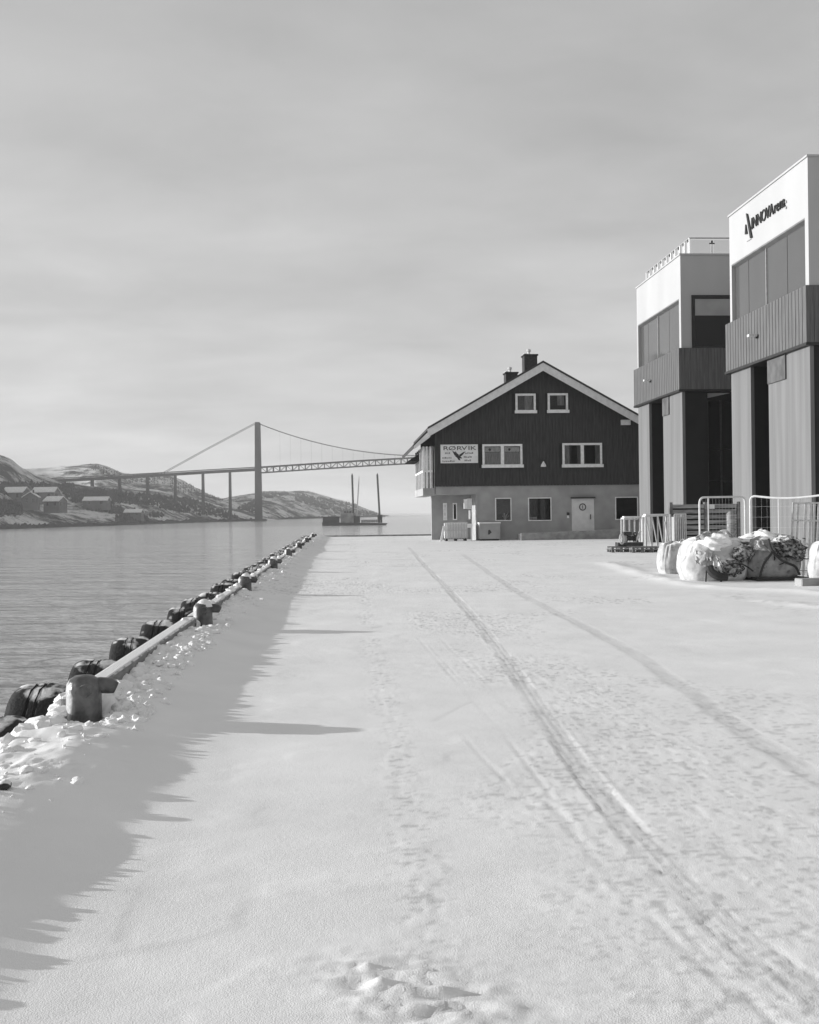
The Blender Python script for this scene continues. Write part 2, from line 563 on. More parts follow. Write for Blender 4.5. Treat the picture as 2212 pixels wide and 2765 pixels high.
def snow_height(X, Y):
    h = (fbm(X * 0.12, Y * 0.12, 3, 3) - 0.5) * 0.05 + (fbm(X * 0.7, Y * 0.7, 3, 5) - 0.5) * 0.012
    h += (fbm(X * 3.2, Y * 5.5, 3, 8) - 0.5) * 0.004
    h += (fbm(X * 0.9 + Y * 0.5, Y * 1.9, 4, 9) - 0.5) * 0.014
    h += sstep(0.52, 0.60, fbm(X * 0.8 + 9, Y * 1.3 + 2, 4, 14)) * 0.0035      # thin wind crusts with a broken edge
    # wind-scoured rough patches
    m = 0.8 * sstep(0.53, 0.70, fbm(X * 0.42 + 3.1, Y * 0.30 + 1.7, 4, 21))
    band = np.exp(-((X - 0.33) / 0.15) ** 2) * sstep(0.30, 0.55, fbm(X * 1.2, Y * 0.5, 3, 44))
    m = np.clip(m + 0.9 * band, 0, 1)
    rid = 1 - np.abs(fbm(X * 13.0, Y * 22.0, 4, 31) - 0.5) * 2
    h += m * (rid - 0.8) * 0.0085
    thin = m * sstep(0.57, 0.70, fbm(X * 17.0 + 7, Y * 30.0, 4, 61, 0.6))
    # churned footprints near the camera
    c = gnd(1120, 2680)
    foot = np.exp(-(((X - c.x - (Y - c.y) * -0.5) / 0.34) ** 2 + ((Y - c.y) / 0.34) ** 2))
    h += foot * (fbm(X * 7 + Y * 3, Y * 24.0, 4, 71, 0.6) - 0.5) * 0.058
    thin = np.maximum(thin, foot * sstep(0.46, 0.62, fbm(X * 9, Y * 26, 4, 72)) * 0.9)
    for (u, v, s, d) in ((990, 2612, 0.022, 0.016), (1030, 2650, 0.03, 0.018), (965, 2658, 0.035, -0.008), (1010, 2675, 0.03, 0.010),
                         (1240, 2745, 0.04, 0.008)):
        p = gnd(u, v)
        h += d * np.exp(-(((X - p.x) / s) ** 2 + ((Y - p.y) / s) ** 2))
    # tyre tracks
    pack = np.zeros_like(h)
    near = (Y < 60)
    for pts, hw, dep, pk, rib in TRACKS:
        xs = [p[0] for p in pts]
        ys = [p[1] for p in pts]
        sel = near & (X > min(xs) - 0.6) & (X < max(xs) + 0.6) & (Y > min(ys) - 0.6) & (Y < max(ys) + 0.6)
        if not sel.any():
            continue
        d = seg_dist(X[sel], Y[sel], pts)
        ad = np.abs(d)
        ns = fbm(X[sel] * 5, Y[sel] * 5, 3, 91)
        inn = 1 - sstep(hw - 0.02, hw + 0.012, ad + (ns - 0.5) * 0.03)
        dep = dep * (0.17 if rib else 0.11) * (0.25 + 1.5 * sstep(0.30, 0.70, fbm(X[sel] * 0.8, Y[sel] * 0.8, 3, 93)))
        dz = -dep * inn * (0.7 + 0.6 * ns)
        dz += dep * 0.38 * np.exp(-((ad - hw - 0.02) / 0.014) ** 2) * (0.3 + 1.1 * ns)
        if rib:
            dz += inn * 0.0014 * np.cos(d / rib * 2 * math.pi)
            dz += inn * 0.0022 * (np.sin((X[sel] * 0.6 + Y[sel]) * 2 * math.pi / 0.045 + np.sign(d) * 1.2) > 0.2) * sstep(0.35, 0.6, ns)
            dz += inn * 0.003 * (fbm(X[sel] * 22, Y[sel] * 22, 2, 97) - 0.5)
        h[sel] += dz
        pack[sel] = np.maximum(pack[sel], inn * pk * (0.5 + 0.5 * sstep(4.0, 9.0, Y[sel])) * (0.5 + 0.7 * ns) * (0.7 + 0.45 * fbm(X[sel] * 1.3, Y[sel] * 1.3, 3, 95)))
    # ploughed bank along the quay edge
    wob = (fbm(Y * 0.8, Y * 0 + 2.0, 3, 15) - 0.5)
    crest = -2.12 + wob * 0.22
    side = np.where(X > crest, np.interp(X - crest, BANK_X, BANK_F), 1.0 - 0.20 * np.clip((crest - X) / 0.5, 0, 1))
    amp = 0.165 * (0.80 + 0.40 * (fbm(Y * 0.75, X * 0.3, 2, 25) * 0.9 + 0.10 * fbm(Y * 3.0, X * 0.8, 3, 26)))
    lump = (fbm(X * 4.2, Y * 4.2, 3, 35) - 0.5) * 0.085 + (0.22 - np.abs(fbm(X * 10, Y * 10, 4, 39, 0.6) - 0.5) * 1.6) * 0.11 * sstep(0.38, 0.58, fbm(X * 0.9, Y * 0.9, 2, 41)) * sstep(3.0, 7.5, Y)
    lump = lump * (0.09 + 0.91 * sstep(5.5, 9.0, Y))
    lm = np.where(X > crest, np.exp(-((X - crest) / 0.33) ** 2), 1.0)
    h += side * amp + lm * lump * (X < 0)
    for by in BOL:                       # wind scoops round the bollards
        k = np.exp(-(((X - BX - 0.03) / 0.30) ** 2 + ((Y - by + 0.12) / 0.42) ** 2))
        h = h * (1 - 0.72 * k)
    # dark streaks far down the quay: bare ruts, and bollard shadows painted in
    for (u0, u1, v, wy) in ((1000, 1135, 1491, 0.22), (1030, 1130, 1512, 0.14), (800, 1160, 1530, 0.10), (1180, 1230, 1526, 0.10), (720, 980, 1601, 0.07)):
        a, b = gnd(u0, v), gnd(u1, v)
        k = np.exp(-((Y - a.y - (b.y - a.y) * np.clip((X - a.x) / (b.x - a.x), 0, 1)) / wy) ** 2) * sstep(a.x - 0.3, a.x + 0.4, X) * (1 - sstep(b.x - 0.6, b.x + 0.3, X))
        thin = np.maximum(thin, 0.8 * k * sstep(0.25, 0.6, fbm(X * 0.9, Y * 2.5, 3, 83)))
    # blowing-edge lip
    h -= sstep(QE + 0.14, QE - 0.02, X) * 0.10
    # ridge of ploughed snow in front of the bags
    sel = (X > 4) & (Y > 15) & (Y < 60)
    if sel.any():
        d = seg_dist(X[sel], Y[sel], BERM)
        h[sel] += 0.05 * np.exp(-(d / 0.32) ** 2) * (0.4 + 1.2 * fbm(X[sel] * 1.5, Y[sel] * 1.5, 3, 55))
        d = seg_dist(X[sel], Y[sel], BERM2)
        h[sel] += 0.05 * np.exp(-(d / 0.25) ** 2) * fbm(X[sel] * 3, Y[sel] * 3, 3, 56)
    return h, np.clip(pack, 0, 1), np.clip(thin, 0, 1)


def zs(x, y):
    h, _, _ = snow_height(np.array([float(x)]), np.array([float(y)]))
    return float(h[0])


def grid_mesh(name, xs, ys, m, with_attr=True):
    X, Y = np.meshgrid(xs, ys)
    nx, ny = len(xs), len(ys)
    h, pack, thin = snow_height(X.ravel(), Y.ravel())
    co = np.empty((nx * ny, 3))
    co[:, 0] = X.ravel()
    co[:, 1] = Y.ravel()
    co[:, 2] = h
    i = np.arange(nx * ny).reshape(ny, nx)
    q = np.stack([i[:-1, :-1], i[:-1, 1:], i[1:, 1:], i[1:, :-1]], -1).reshape(-1, 4)
    me = bpy.data.meshes.new(name)
    me.vertices.add(nx * ny)
    me.vertices.foreach_set('co', co.ravel())
    me.loops.add(q.size)
    me.loops.foreach_set('vertex_index', q.ravel().astype(np.int32))
    me.polygons.add(len(q))
    me.polygons.foreach_set('loop_start', np.arange(0, q.size, 4, dtype=np.int32))
    me.update(calc_edges=True)
    me.polygons.foreach_set('use_smooth', np.ones(len(q), bool))
    if with_attr:
        for nm, arr in (('packed', pack), ('thin', thin)):
            a = me.attributes.new(nm, 'FLOAT', 'POINT')
            a.data.foreach_set('value', arr.astype(np.float32))
    me.materials.append(m)
    o = bpy.data.objects.new(name, me)
    C.objects.link(o)
    return o


def snow_material():
    m = bpy.data.materials.new('packed_snow')
    m.use_nodes = True
    nt = m.node_tree
    p = nt.nodes['Principled BSDF']
    p.inputs['Roughness'].default_value = 0.75
    p.inputs['Specular IOR Level'].default_value = 0.25
    t = nt.nodes.new('ShaderNodeTexCoord')
    n = nt.nodes.new('ShaderNodeTexNoise')
    n.inputs['Scale'].default_value = 0.9
    n.inputs['Detail'].default_value = 6
    nt.links.new(t.outputs['Object'], n.inputs['Vector'])
    r = nt.nodes.new('ShaderNodeValToRGB')
    r.color_ramp.elements[0].position = 0.3
    r.color_ramp.elements[1].position = 0.7
    r.color_ramp.elements[0].color = (0.82, 0.82, 0.82, 1)
    r.color_ramp.elements[1].color = (0.90, 0.90, 0.90, 1)
    nt.links.new(n.outputs['Fac'], r.inputs[0])
    col = r.outputs[0]
    for nm, v, f in (('packed', 0.56, 0.62), ('thin', 0.28, 0.46)):  # thin also colours the painted bollard shadows
        a = nt.nodes.new('ShaderNodeAttribute')
        a.attribute_name = nm
        mu = nt.nodes.new('ShaderNodeMath')
        mu.operation = 'MULTIPLY'
        mu.inputs[1].default_value = f
        nt.links.new(a.outputs['Fac'], mu.inputs[0])
        mx = nt.nodes.new('ShaderNodeMix')
        mx.data_type = 'RGBA'
        nt.links.new(mu.outputs[0], mx.inputs['Factor'])
        nt.links.new(col, mx.inputs[6])
        mx.inputs[7].default_value = (v, v, v, 1)
        col = mx.outputs[2]
    nt.links.new(col, p.inputs['Base Color'])
    prev = None
    for sc, st, dist in ((150.0, 0.55, 0.004), (30.0, 0.16, 0.008)):
        n2 = nt.nodes.new('ShaderNodeTexNoise')
        n2.inputs['Scale'].default_value = sc
        n2.inputs['Detail'].default_value = 3
        nt.links.new(t.outputs['Object'], n2.inputs['Vector'])
        bn = nt.nodes.new('ShaderNodeBump')
        bn.inputs['Strength'].default_value = st
        bn.inputs['Distance'].default_value = dist
        nt.links.new(n2.outputs['Fac'], bn.inputs['Height'])
        if prev is not None:
            nt.links.new(prev, bn.inputs['Normal'])
        prev = bn.outputs[0]
    nt.links.new(prev, p.inputs['Normal'])
    return m


M_snow = snow_material()
xs = np.concatenate([np.arange(QE, 2.6, 0.02), np.arange(2.6, 7.0, 0.035), np.arange(7.0, 18.0, 0.09), np.geomspace(18.0, 420.0, 40)])
ys_l = [1.6]
while ys_l[-1] < QFAR:
    ys_l.append(ys_l[-1] + max(0.014, 0.0062 * ys_l[-1]))
ys = np.concatenate([np.linspace(-40, 1.3, 60), np.array(ys_l)])
ys[-1] = QFAR
structure(grid_mesh('snow_ground', xs, ys, M_snow))

# quay body under the snow: edge beam and wall
mb = MB()
mb.box(QE + 0.012, 420, -40, QFAR - 0.05, WATER - 3, -0.12)
quay = structure(mb.build('quay', M_concrete_dark))
mb = MB()
mb.box(QE - 0.03, QE + 0.30, -40, QFAR, -0.45, 0.04)
mb.box(QE + 0.30, 60, QFAR - 0.3, QFAR + 0.03, -0.45, 0.10)
mb.build('edge_beam', M_concrete, quay)

# ------------------------------------------------------------------ sea
def water_material():
    m = bpy.data.materials.new('sea_water')
    m.use_nodes = True
    nt = m.node_tree
    p = nt.nodes['Principled BSDF']
    p.inputs['Base Color'].default_value = (0.50, 0.50, 0.50, 1)
    p.inputs['Roughness'].default_value = 0.10
    p.inputs['IOR'].default_value = 1.55
    t = nt.nodes.new('ShaderNodeTexCoord')
    prev = None
    for sc, st, dist, str_ in ((0.03, 0.6, 3.0, (0.35, 1.0, 1)), (0.22, 1.0, 1.2, (0.45, 1.2, 1)), (1.1, 1.0, 0.30, (0.6, 1.1, 1)), (4.0, 0.8, 0.06, (0.8, 1.0, 1))):
        mp = nt.nodes.new('ShaderNodeMapping')
        mp.inputs['Scale'].default_value = str_
        mp.inputs['Rotation'].default_value = (0, 0, 0.25)
        nt.links.new(t.outputs['Object'], mp.inputs[0])
        n2 = nt.nodes.new('ShaderNodeTexNoise')
        n2.inputs['Scale'].default_value = sc
        n2.inputs['Detail'].default_value = 4
        nt.links.new(mp.outputs[0], n2.inputs['Vector'])
        bn = nt.nodes.new('ShaderNodeBump')
        bn.inputs['Strength'].default_value = st
        bn.inputs['Distance'].default_value = dist
        nt.links.new(n2.outputs['Fac'], bn.inputs['Height'])
        if prev is not None:
            nt.links.new(prev, bn.inputs['Normal'])
        prev = bn.outputs[0]
    nt.links.new(prev, p.inputs['Normal'])
    return m


M_water = water_material()
mb = MB()
S = 3900.0
mb.add([(-S, -900, WATER), (S, -900, WATER), (S, 5800, WATER), (-S, 5800, WATER)], [(0, 1, 2, 3)])
structure(mb.build('sea', M_water, fix=False))

# ------------------------------------------------------------------ far shore


def polar(u, D):
    d = ray(u, H_PX / 2)
    d.z = 0
    d.normalize()
    return d * D


def elev(u, v, D):
    d = ray(u, v)
    return EYE + D * d.z / math.hypot(d.x, d.y)


def interp(pts, u):
    return np.interp(u, [p[0] for p in pts], [p[1] for p in pts])


def hill_material():
    m = bpy.data.materials.new('snow_dusted_heath')
    m.use_nodes = True
    nt = m.node_tree
    p = nt.nodes['Principled BSDF']
    p.inputs['Roughness'].default_value = 0.95
    p.inputs['Specular IOR Level'].default_value = 0.1
    t = nt.nodes.new('ShaderNodeTexCoord')
    a = nt.nodes.new('ShaderNodeTexNoise')
    a.inputs['Scale'].default_value = 0.10
    a.inputs['Detail'].default_value = 9
    a.inputs['Roughness'].default_value = 0.78
    nt.links.new(t.outputs['Object'], a.inputs['Vector'])
    r = nt.nodes.new('ShaderNodeValToRGB')
    e = r.color_ramp.elements
    e[0].position = 0.455
    e[0].color = (0.055, 0.055, 0.055, 1)
    e[1].position = 0.535
    e[1].color = (0.80, 0.80, 0.80, 1)
    x = e.new(0.495)
    x.color = (0.34, 0.34, 0.34, 1)
    a2_ = nt.nodes.new('ShaderNodeTexNoise')
    a2_.inputs['Scale'].default_value = 0.022
    a2_.inputs['Detail'].default_value = 4
    nt.links.new(t.outputs['Object'], a2_.inputs['Vector'])
    mm_ = nt.nodes.new('ShaderNodeMix')
    mm_.inputs['Factor'].default_value = 0.5
    nt.links.new(a.outputs['Fac'], mm_.inputs[2])
    nt.links.new(a2_.outputs['Fac'], mm_.inputs[3])
    nt.links.new(mm_.outputs[0], r.inputs[0])
    nt.links.new(r.outputs[0], p.inputs['Base Color'])
    b = nt.nodes.new('ShaderNodeBump')
    b.inputs['Strength'].default_value = 0.8
    b.inputs['Distance'].default_value = 6.0
    nt.links.new(a.outputs['Fac'], b.inputs['Height'])
    nt.links.new(b.outputs[0], p.inputs['Normal'])
    return m


M_hill = hill_material()
M_shore = mat('tidal_rock', 0.03, 0.9, 0.4, 0.2)


def hill(name, u0, u1, n, shore, ridge_d, sil, seed, rough=3.0, prof=0.8, rows=46):
    us = np.linspace(u0, u1, n)
    verts, faces = [], []
    surf = np.zeros((rows + 14, n, 3))
    for i, u in enumerate(us):
        Ds, Dr = interp(shore, u), interp(ridge_d, u)
        hz = elev(u, interp(sil, u), Dr)
        for k in range(rows + 14):
            t = k / (rows - 1)
            if k < rows:
                D = Ds + (Dr - Ds) * t
                z = WATER + (hz - WATER) * (t ** prof)
            else:
                s = (k - rows + 1) / 14
                D = Dr + (Dr - Ds) * s * 1.1
                z = hz - (hz - WATER + 2) * s * s
            q = polar(u, D)
            env = math.sin(min(t, 1.0) * math.pi) if k < rows else 0.6
            nn = float(fbm(np.array([q.x * 0.018]), np.array([q.y * 0.018]), 5, seed)[0]) - 0.5
            z += nn * rough * 4 * (0.25 + env) * min(1, t * 5)
            cap = WATER + (hz - WATER) * D / Dr + 1.0
            if k < rows:
                z = min(z, EYE + (hz - EYE) * D / Dr - 0.02 * (Dr - D) + 1.0) if k < rows - 1 else z
            surf[k, i] = (q.x, q.y, z if k else WATER - 1.0)
    vs = surf.reshape(-1, 3)
    R = rows + 14
    for k in range(R - 1):
        for i in range(n - 1):
            faces.append((k * n + i, k * n + i + 1, (k + 1) * n + i + 1, (k + 1) * n + i))
    m = MB()
    m.add(vs.tolist(), faces)
    o = m.build(name, M_hill, smooth=True, fix=False)
    structure(o)
    return o, surf, us


SHORE_A = [(-300, 420), (0, 500), (300, 600), (530, 745), (640, 790), (720, 830)]
RIDGE_A = [(-300, 560), (0, 690), (300, 820), (530, 900), (720, 960)]
SIL_A = [(-300, 1165), (-100, 1205), (0, 1228), (30, 1240), (60, 1264), (100, 1288), (180, 1306), (300, 1318), (430, 1326), (520, 1345), (600, 1372), (660, 1392), (720, 1400)]
SHORE_B = [(-100, 650), (200, 720), (530, 800), (760, 900)]
RIDGE_B = [(-100, 930), (300, 1050), (530, 1120), (760, 1180)]
SIL_B = [(-100, 1262), (60, 1264), (130, 1262), (200, 1257), (262, 1252), (290, 1259), (330, 1276), (365, 1281), (430, 1277), (462, 1283), (500, 1302), (560, 1332), (600, 1347), (650, 1353), (700, 1362), (760, 1392)]
SHORE_C = [(480, 820), (560, 835), (700, 925), (860, 1110), (1010, 1290), (1060, 1330)]
RIDGE_C = [(480, 1150), (700, 1260), (860, 1420), (1010, 1500), (1060, 1500)]
SIL_C = [(480, 1362), (540, 1350), (600, 1348), (650, 1337), (700, 1328), (760, 1326), (830, 1326), (870, 1336), (900, 1344), (940, 1354), (980, 1369), (1010, 1381), (1035, 1391), (1060, 1396)]
hA, sA, uA = hill('hillside', -300, 720, 260, SHORE_A, RIDGE_A, SIL_A, 3, 2.6, 0.85)
hB, sB, uB = hill('hill_ridge', -100, 760, 200, SHORE_B, RIDGE_B, SIL_B, 13, 3.2, 0.9)
hC, sC, uC = hill('headland', 480, 1060, 150, SHORE_C, RIDGE_C, SIL_C, 23, 3.0, 0.75)


def shoreline(name, surf, parent):
    """strip of bare tidal rock along the water"""
    n = surf.shape[1]
    vs, fs = [], []
    for i in range(n):
        p = Vector(surf[0, i])
        q = Vector(surf[2, i])
        d = (p - q)
        d.z = 0
        d = d.normalized() if d.length > 0 else Vector((0, -1, 0))
        hgt = 1.0 + 1.3 * rnd.random()
        vs += [(p.x + d.x * 2.5, p.y + d.y * 2.5, WATER - 0.5), (p.x + d.x * 1.2, p.y + d.y * 1.2, WATER + hgt), (p.x - d.x * 6, p.y - d.y * 6, WATER + hgt + 0.4)]
        if i:
            b = 3 * (i - 1)
            fs += [(b, b + 3, b + 4, b + 1), (b + 1, b + 4, b + 5, b + 2)]
    m = MB()
    m.add(vs, fs)
    return m.build(name, M_shore, parent, fix=False)


shoreline('tidal_rocks', sA[:, 20:250], hA)
shoreline('tidal_rocks', sC[:, 10:145], hC)


def wood(name, label, surf, us, boxes, count, hmin, hmax, seed):
    """a far-off wood that reads as one mass"""
    r = random.Random(seed)
    m = MB()
    rows = 46
    n = surf.shape[1]
    k = 0
    tries = 0
    D_ = np.hypot(surf[:, :, 0], surf[:, :, 1])
    wts = [max(1.0, abs(b[1] - b[0]) * (abs(b[3] - b[2]) + abs(b[5] - b[4]))) for b in boxes]
    while k < count and tries < count * 6:
        tries += 1
        u0, u1, v0a, v1a, v0b, v1b = r.choices(boxes, wts)[0]
        f = r.random()
        u = u0 + (u1 - u0) * f
        edge = 5.0 * (noise2(np.array([u * 0.06]), np.array([1.5]), seed)[0] - 0.5)
        lo, hi = v0a + (v0b - v0a) * f + edge, v1a + (v1b - v1a) * f - edge
        v = lo + (hi - lo) * r.random()
        i = int(np.clip(np.searchsorted(us, u), 1, n - 1))
        slope = elev(u, v, 1000.0) - EYE
        hit = np.nonzero(surf[:rows, i, 2] >= EYE + slope * D_[:rows, i] / 1000.0)[0]
        if len(hit) == 0 or hit[0] == 0:
            continue
        kk = int(hit[0]) - 1
        p = Vector(surf[kk, i]).lerp(Vector(surf[kk + 1, i]), r.random())
        p.z -= 0.3
        hgt = hmin + (hmax - hmin) * r.random()
        w = hgt * (0.28 + 0.25 * r.random())
        vs = []
        N = 5
        a0 = r.random() * 6
        for lv, (rr, zz) in enumerate(((0.35, 0.0), (1.0, 0.32), (0.6, 0.72))):
            for j in range(N):
                a = a0 + 2 * math.pi * j / N + lv * 0.6
                q = rr * w * (0.7 + 0.6 * r.random())
                vs.append((p.x + q * math.cos(a), p.y + q * math.sin(a), p.z - 0.4 + hgt * zz))
        vs.append((p.x, p.y, p.z + hgt))
        fs = []
        for lv in range(2):
            for j in range(N):
                j2 = (j + 1) % N
                fs.append((lv * N + j, lv * N + j2, (lv + 1) * N + j2, (lv + 1) * N + j))
        for j in range(N):
            fs.append((2 * N + j, 2 * N + (j + 1) % N, 3 * N))
        m.add(vs, fs)
        k += 1
    o = m.build(name, M_tree, fix=False)
    tag(o, label, 'woodland', kind='stuff')
    return o


wood('far_wood', 'dark bare woodland in bands across the snowy far shore', sA, uA,
     [(-290, 60, 1318, 1352, 1306, 1330), (50, 200, 1306, 1330, 1312, 1332), (170, 330, 1322, 1340, 1326, 1356), (190, 430, 1328, 1352, 1336, 1366),
      (430, 540, 1342, 1372, 1350, 1392), (540, 640, 1352, 1392, 1382, 1402), (-290, 58, 1352, 1400, 1356, 1392), (235, 330, 1364, 1378, 1372, 1390),
      (310, 395, 1394, 1412, 1396, 1412), (400, 440, 1388, 1398, 1386, 1396)],
     5200, 1.2, 2.9, 5)
wood('headland_wood', 'dark scrub in patches on the snowy headland behind the moored barge', sC, uC,
     [(795, 900, 1334, 1352, 1352, 1382), (705, 780, 1330, 1348, 1331, 1336), (860, 960, 1345, 1356, 1362, 1378), (900, 1020, 1370, 1388, 1384, 1394), (640, 700, 1370, 1396, 1350, 1392)],
     1300, 1.4, 3.2, 9)
wood('ridge_scrub', 'sparse dark scrub on the high ridge behind the viaduct', sB, uB,
     [(240, 330, 1254, 1262, 1278, 1300), (330, 470, 1283, 1300, 1286, 1310), (460, 600, 1290, 1330, 1340, 1352)], 700, 1.0, 2.2, 19)


def far_house(u, v, D, wid, dep, hgt, rot, label):
    z = elev(u, v, D)
    p = polar(u, D)
    t = thing('hillside_house', label, 'house', (p.x, p.y, z), 'houses on the far shore')
    R = Matrix.Translation((p.x, p.y, z)) @ Matrix.Rotation(rot, 4, 'Z')

    def put(m, name, mm):
        m.v = [tuple(R @ Vector(q)) for q in m.v]
        return m.build(name, mm, t)
    h2 = hgt * 0.55
    put(MB().prism_y([(-wid / 2, -2.5), (wid / 2, -2.5), (wid / 2, hgt), (0, hgt + h2), (-wid / 2, hgt)], -dep / 2, dep / 2), 'wall', M_house_far)
    for s in (-1, 1):
        put(MB().prism_y([(s * (wid / 2 + 0.5), hgt - 0.3), (0, hgt + h2 + 0.12), (0, hgt + h2 + 0.5), (s * (wid / 2 + 0.5), hgt + 0.1)], -dep / 2 - 0.4, dep / 2 + 0.4), 'roof', M_roofsnow)
    put(MB().box(0.6, 1.4, -0.5, 0.4, hgt + h2 * 0.5, hgt + h2 + 1.4), 'chimney', M_chimney)
    for x in (-wid * 0.25, wid * 0.22):
        put(MB().box(x - 0.6, x + 0.6, -dep / 2 - 0.06, -dep / 2 + 0.01, hgt * 0.35, hgt * 0.8), 'window', M_black_glass)
    for y in (-dep * 0.25, dep * 0.25):
        put(MB().box(-wid / 2 - 0.06, -wid / 2 + 0.01, y - 0.6, y + 0.6, hgt * 0.35, hgt * 0.8), 'window', M_black_glass)


far_house(45, 1352, 575, 8, 11, 4.2, 1.35, 'white-roofed house, leftmost of the row on the far hillside')
far_house(85, 1364, 560, 7, 8, 4.0, 0.15, 'gabled house facing the water, second from left on the far hillside')
far_house(125, 1349, 600, 8, 12, 4.0, 1.45, 'long snow-roofed house uphill of the gabled one on the far shore')
far_house(150, 1372, 570, 7, 9, 3.6, 1.2, 'snow-roofed house below the others on the far hillside')
far_house(262, 1366, 650, 7, 14, 3.2, 1.5, 'long low snow-roofed house in the clearing under the viaduct')
far_house(362, 1395, 655, 6, 10, 2.6, 1.45, 'low boathouse with white roof near the far waterline')

# ------------------------------------------------------------------ suspension bridge
BZ = 783.0


def bp(u, v):
    return at(u, v, BZ)


bridge = thing('suspension_bridge', 'long suspension bridge with one dark tower crossing the sound', 'bridge', tuple(bp(698, 1405)))
deck_px = [(-500, 1322), (-200, 1313), (0, 1305), (215, 1295), (430, 1283), (560, 1275), (690, 1268)]
pts = [bp(*q) for q in deck_px]
m = MB()
for a, b in zip(pts[:-1], pts[1:]):
    m.bar(a, b, 7.0, 1.9)
m.build('viaduct_deck', M_bridge, bridge)
m = MB()
for a, b in zip(pts[:-1], pts[1:]):
    for off in (-3.3, 3.3):
        m.bar(a + Vector((0, off, 1.7)), b + Vector((0, off, 1.7)), 0.12, 0.35)
m.build('railing', M_bridge_steel, bridge)
for u in (25, 100, 174, 249, 323, 398, 473, 548, 621):
    v0 = float(np.interp(u, [q[0] for q in deck_px], [q[1] for q in deck_px]))
    q = bp(u, v0)
    bot = WATER - 1 if u > 560 else elev(u, 1400, BZ) if u > 430 else elev(u, 1372, BZ)
    mm = MB()
    mm.prism_y([(q.x - 1.0, bot), (q.x + 1.0, bot), (q.x + 0.75, q.z - 0.6), (q.x - 0.75, q.z - 0.6)], BZ - 2.2, BZ + 2.2)
    mm.build('pier', M_bridge, bridge)
# tower: two legs with cross beams (seen nearly edge-on), on a footing
tb, tt = bp(699, 1408), bp(692.5, 1141)
for s in (-1, 1):
    mm = MB()
    w0, w1 = 2.35, 1.75
    y = BZ + s * 4.5
    mm.add([(tb.x - w0, y - 1.6, WATER), (tb.x + w0, y - 1.6, WATER), (tb.x + w0, y + 1.6, WATER), (tb.x - w0, y + 1.6, WATER),
            (tb.x - w1, y - s * 1.2 - 1.2, tt.z), (tb.x + w1, y - s * 1.2 - 1.2, tt.z), (tb.x + w1, y - s * 1.2 + 1.2, tt.z), (tb.x - w1, y - s * 1.2 + 1.2, tt.z)],
           [(3, 2, 1, 0), (4, 5, 6, 7), (0, 1, 5, 4), (1, 2, 6, 5), (2, 3, 7, 6), (3, 0, 4, 7)])
    mm.build('tower_leg', M_bridge, bridge)
for z in (bp(692, 1285).z, tt.z - 3.2):
    MB().box(tb.x - 1.4, tb.x + 1.4, BZ - 3.6, BZ + 3.6, z - 1.5, z + 1.2).build('tower_crossbeam', M_bridge, bridge)
MB().lathe([(6.0, WATER - 2), (5.8, WATER + 1.3), (5.2, WATER + 1.8)], 14, org=(tb.x, BZ, 0)).build('tower_footing', M_bridge, bridge)
# main span with open stiffening truss
ms = [(704, 1266), (840, 1257), (980, 1248), (1125, 1240), (1290, 1234), (1450, 1236), (1600, 1246)]


def msp(u):
    v = float(np.interp(u, [q[0] for q in ms], [q[1] for q in ms]))
    return bp(u, v)


N = 52
nodes = [msp(704 + (1600 - 704) * i / N) for i in range(N + 1)]
for off in (-4.0, 4.0):
    top, low, web = MB(), MB(), MB()
    for i in range(N):
        a, b = nodes[i] + Vector((0, off, 0)), nodes[i + 1] + Vector((0, off, 0))
        top.bar(a + Vector((0, 0, 1.2)), b + Vector((0, 0, 1.2)), 0.5, 0.75)
        low.bar(a + Vector((0, 0, -2.9)), b + Vector((0, 0, -2.9)), 0.5, 0.7)
        web.bar(a + Vector((0, 0, -2.9)), a + Vector((0, 0, 1.2)), 0.55)
        if i % 2:
            web.bar(a + Vector((0, 0, -2.9)), b + Vector((0, 0, 1.2)), 0.26)
        else:
            web.bar(a + Vector((0, 0, 1.2)), b + Vector((0, 0, -2.9)), 0.26)
    top.build('truss_top_chord', M_bridge_steel, bridge)
    low.build('truss_bottom_chord', M_bridge_steel, bridge)
    web.build('truss_web', M_bridge_steel, bridge)
road = MB()
for i in range(N):
    road.bar(nodes[i] + Vector((0, 0, 0.8)), nodes[i + 1] + Vector((0, 0, 0.8)), 7.5, 0.3)
road.build('roadway', M_bridge_steel, bridge)
# cables and hangers
midu, midv = 1152, 1231
for off in (-3.6, 3.6):
    main = []
    for i in range(33):
        u = 699 + (2 * midu - 2 * 699) * i / 32
        s = (u - midu) / (midu - 699)
        v = midv + (1144 - midv) * (s * s * 0.9 + abs(s) ** 3 * 0.1)
        main.append(bp(u, v) + Vector((0, off, 0)))
    MB().tube(main, 0.17, 6).build('main_cable', M_bridge_steel, bridge)
    MB().tube([bp(688, 1144) + Vector((0, off, 0)), bp(560, 1212) + Vector((0, off, 0)), bp(438, 1279) + Vector((0, off, 0))], 0.20, 6).build('back_stay', M_bridge_steel, bridge)
    hg = MB()
    for i in range(2, 31):
        p = main[i]
        u = 699 + (2 * midu - 2 * 699) * i / 32
        q = msp(min(u, 1600))
        hg.bar(p, Vector((p.x, p.y, q.z + 1.2)), 0.035)
    hg.build('hangers', M_bridge_steel, bridge)
# second tower stands behind the dark house
tx = bp(2 * midu - 699, 1300).x
for s in (-1, 1):
    MB().prism_y([(tx - 2.3, WATER), (tx + 2.3, WATER), (tx + 1.7, tt.z), (tx - 1.7, tt.z)], BZ + s * 4 - 1.5, BZ + s * 4 + 1.5).build('tower_leg', M_bridge, bridge)

# ------------------------------------------------------------------ work barge with spud poles
BY = 458.0


def gp(u, v):
    return at(u, v, BY)


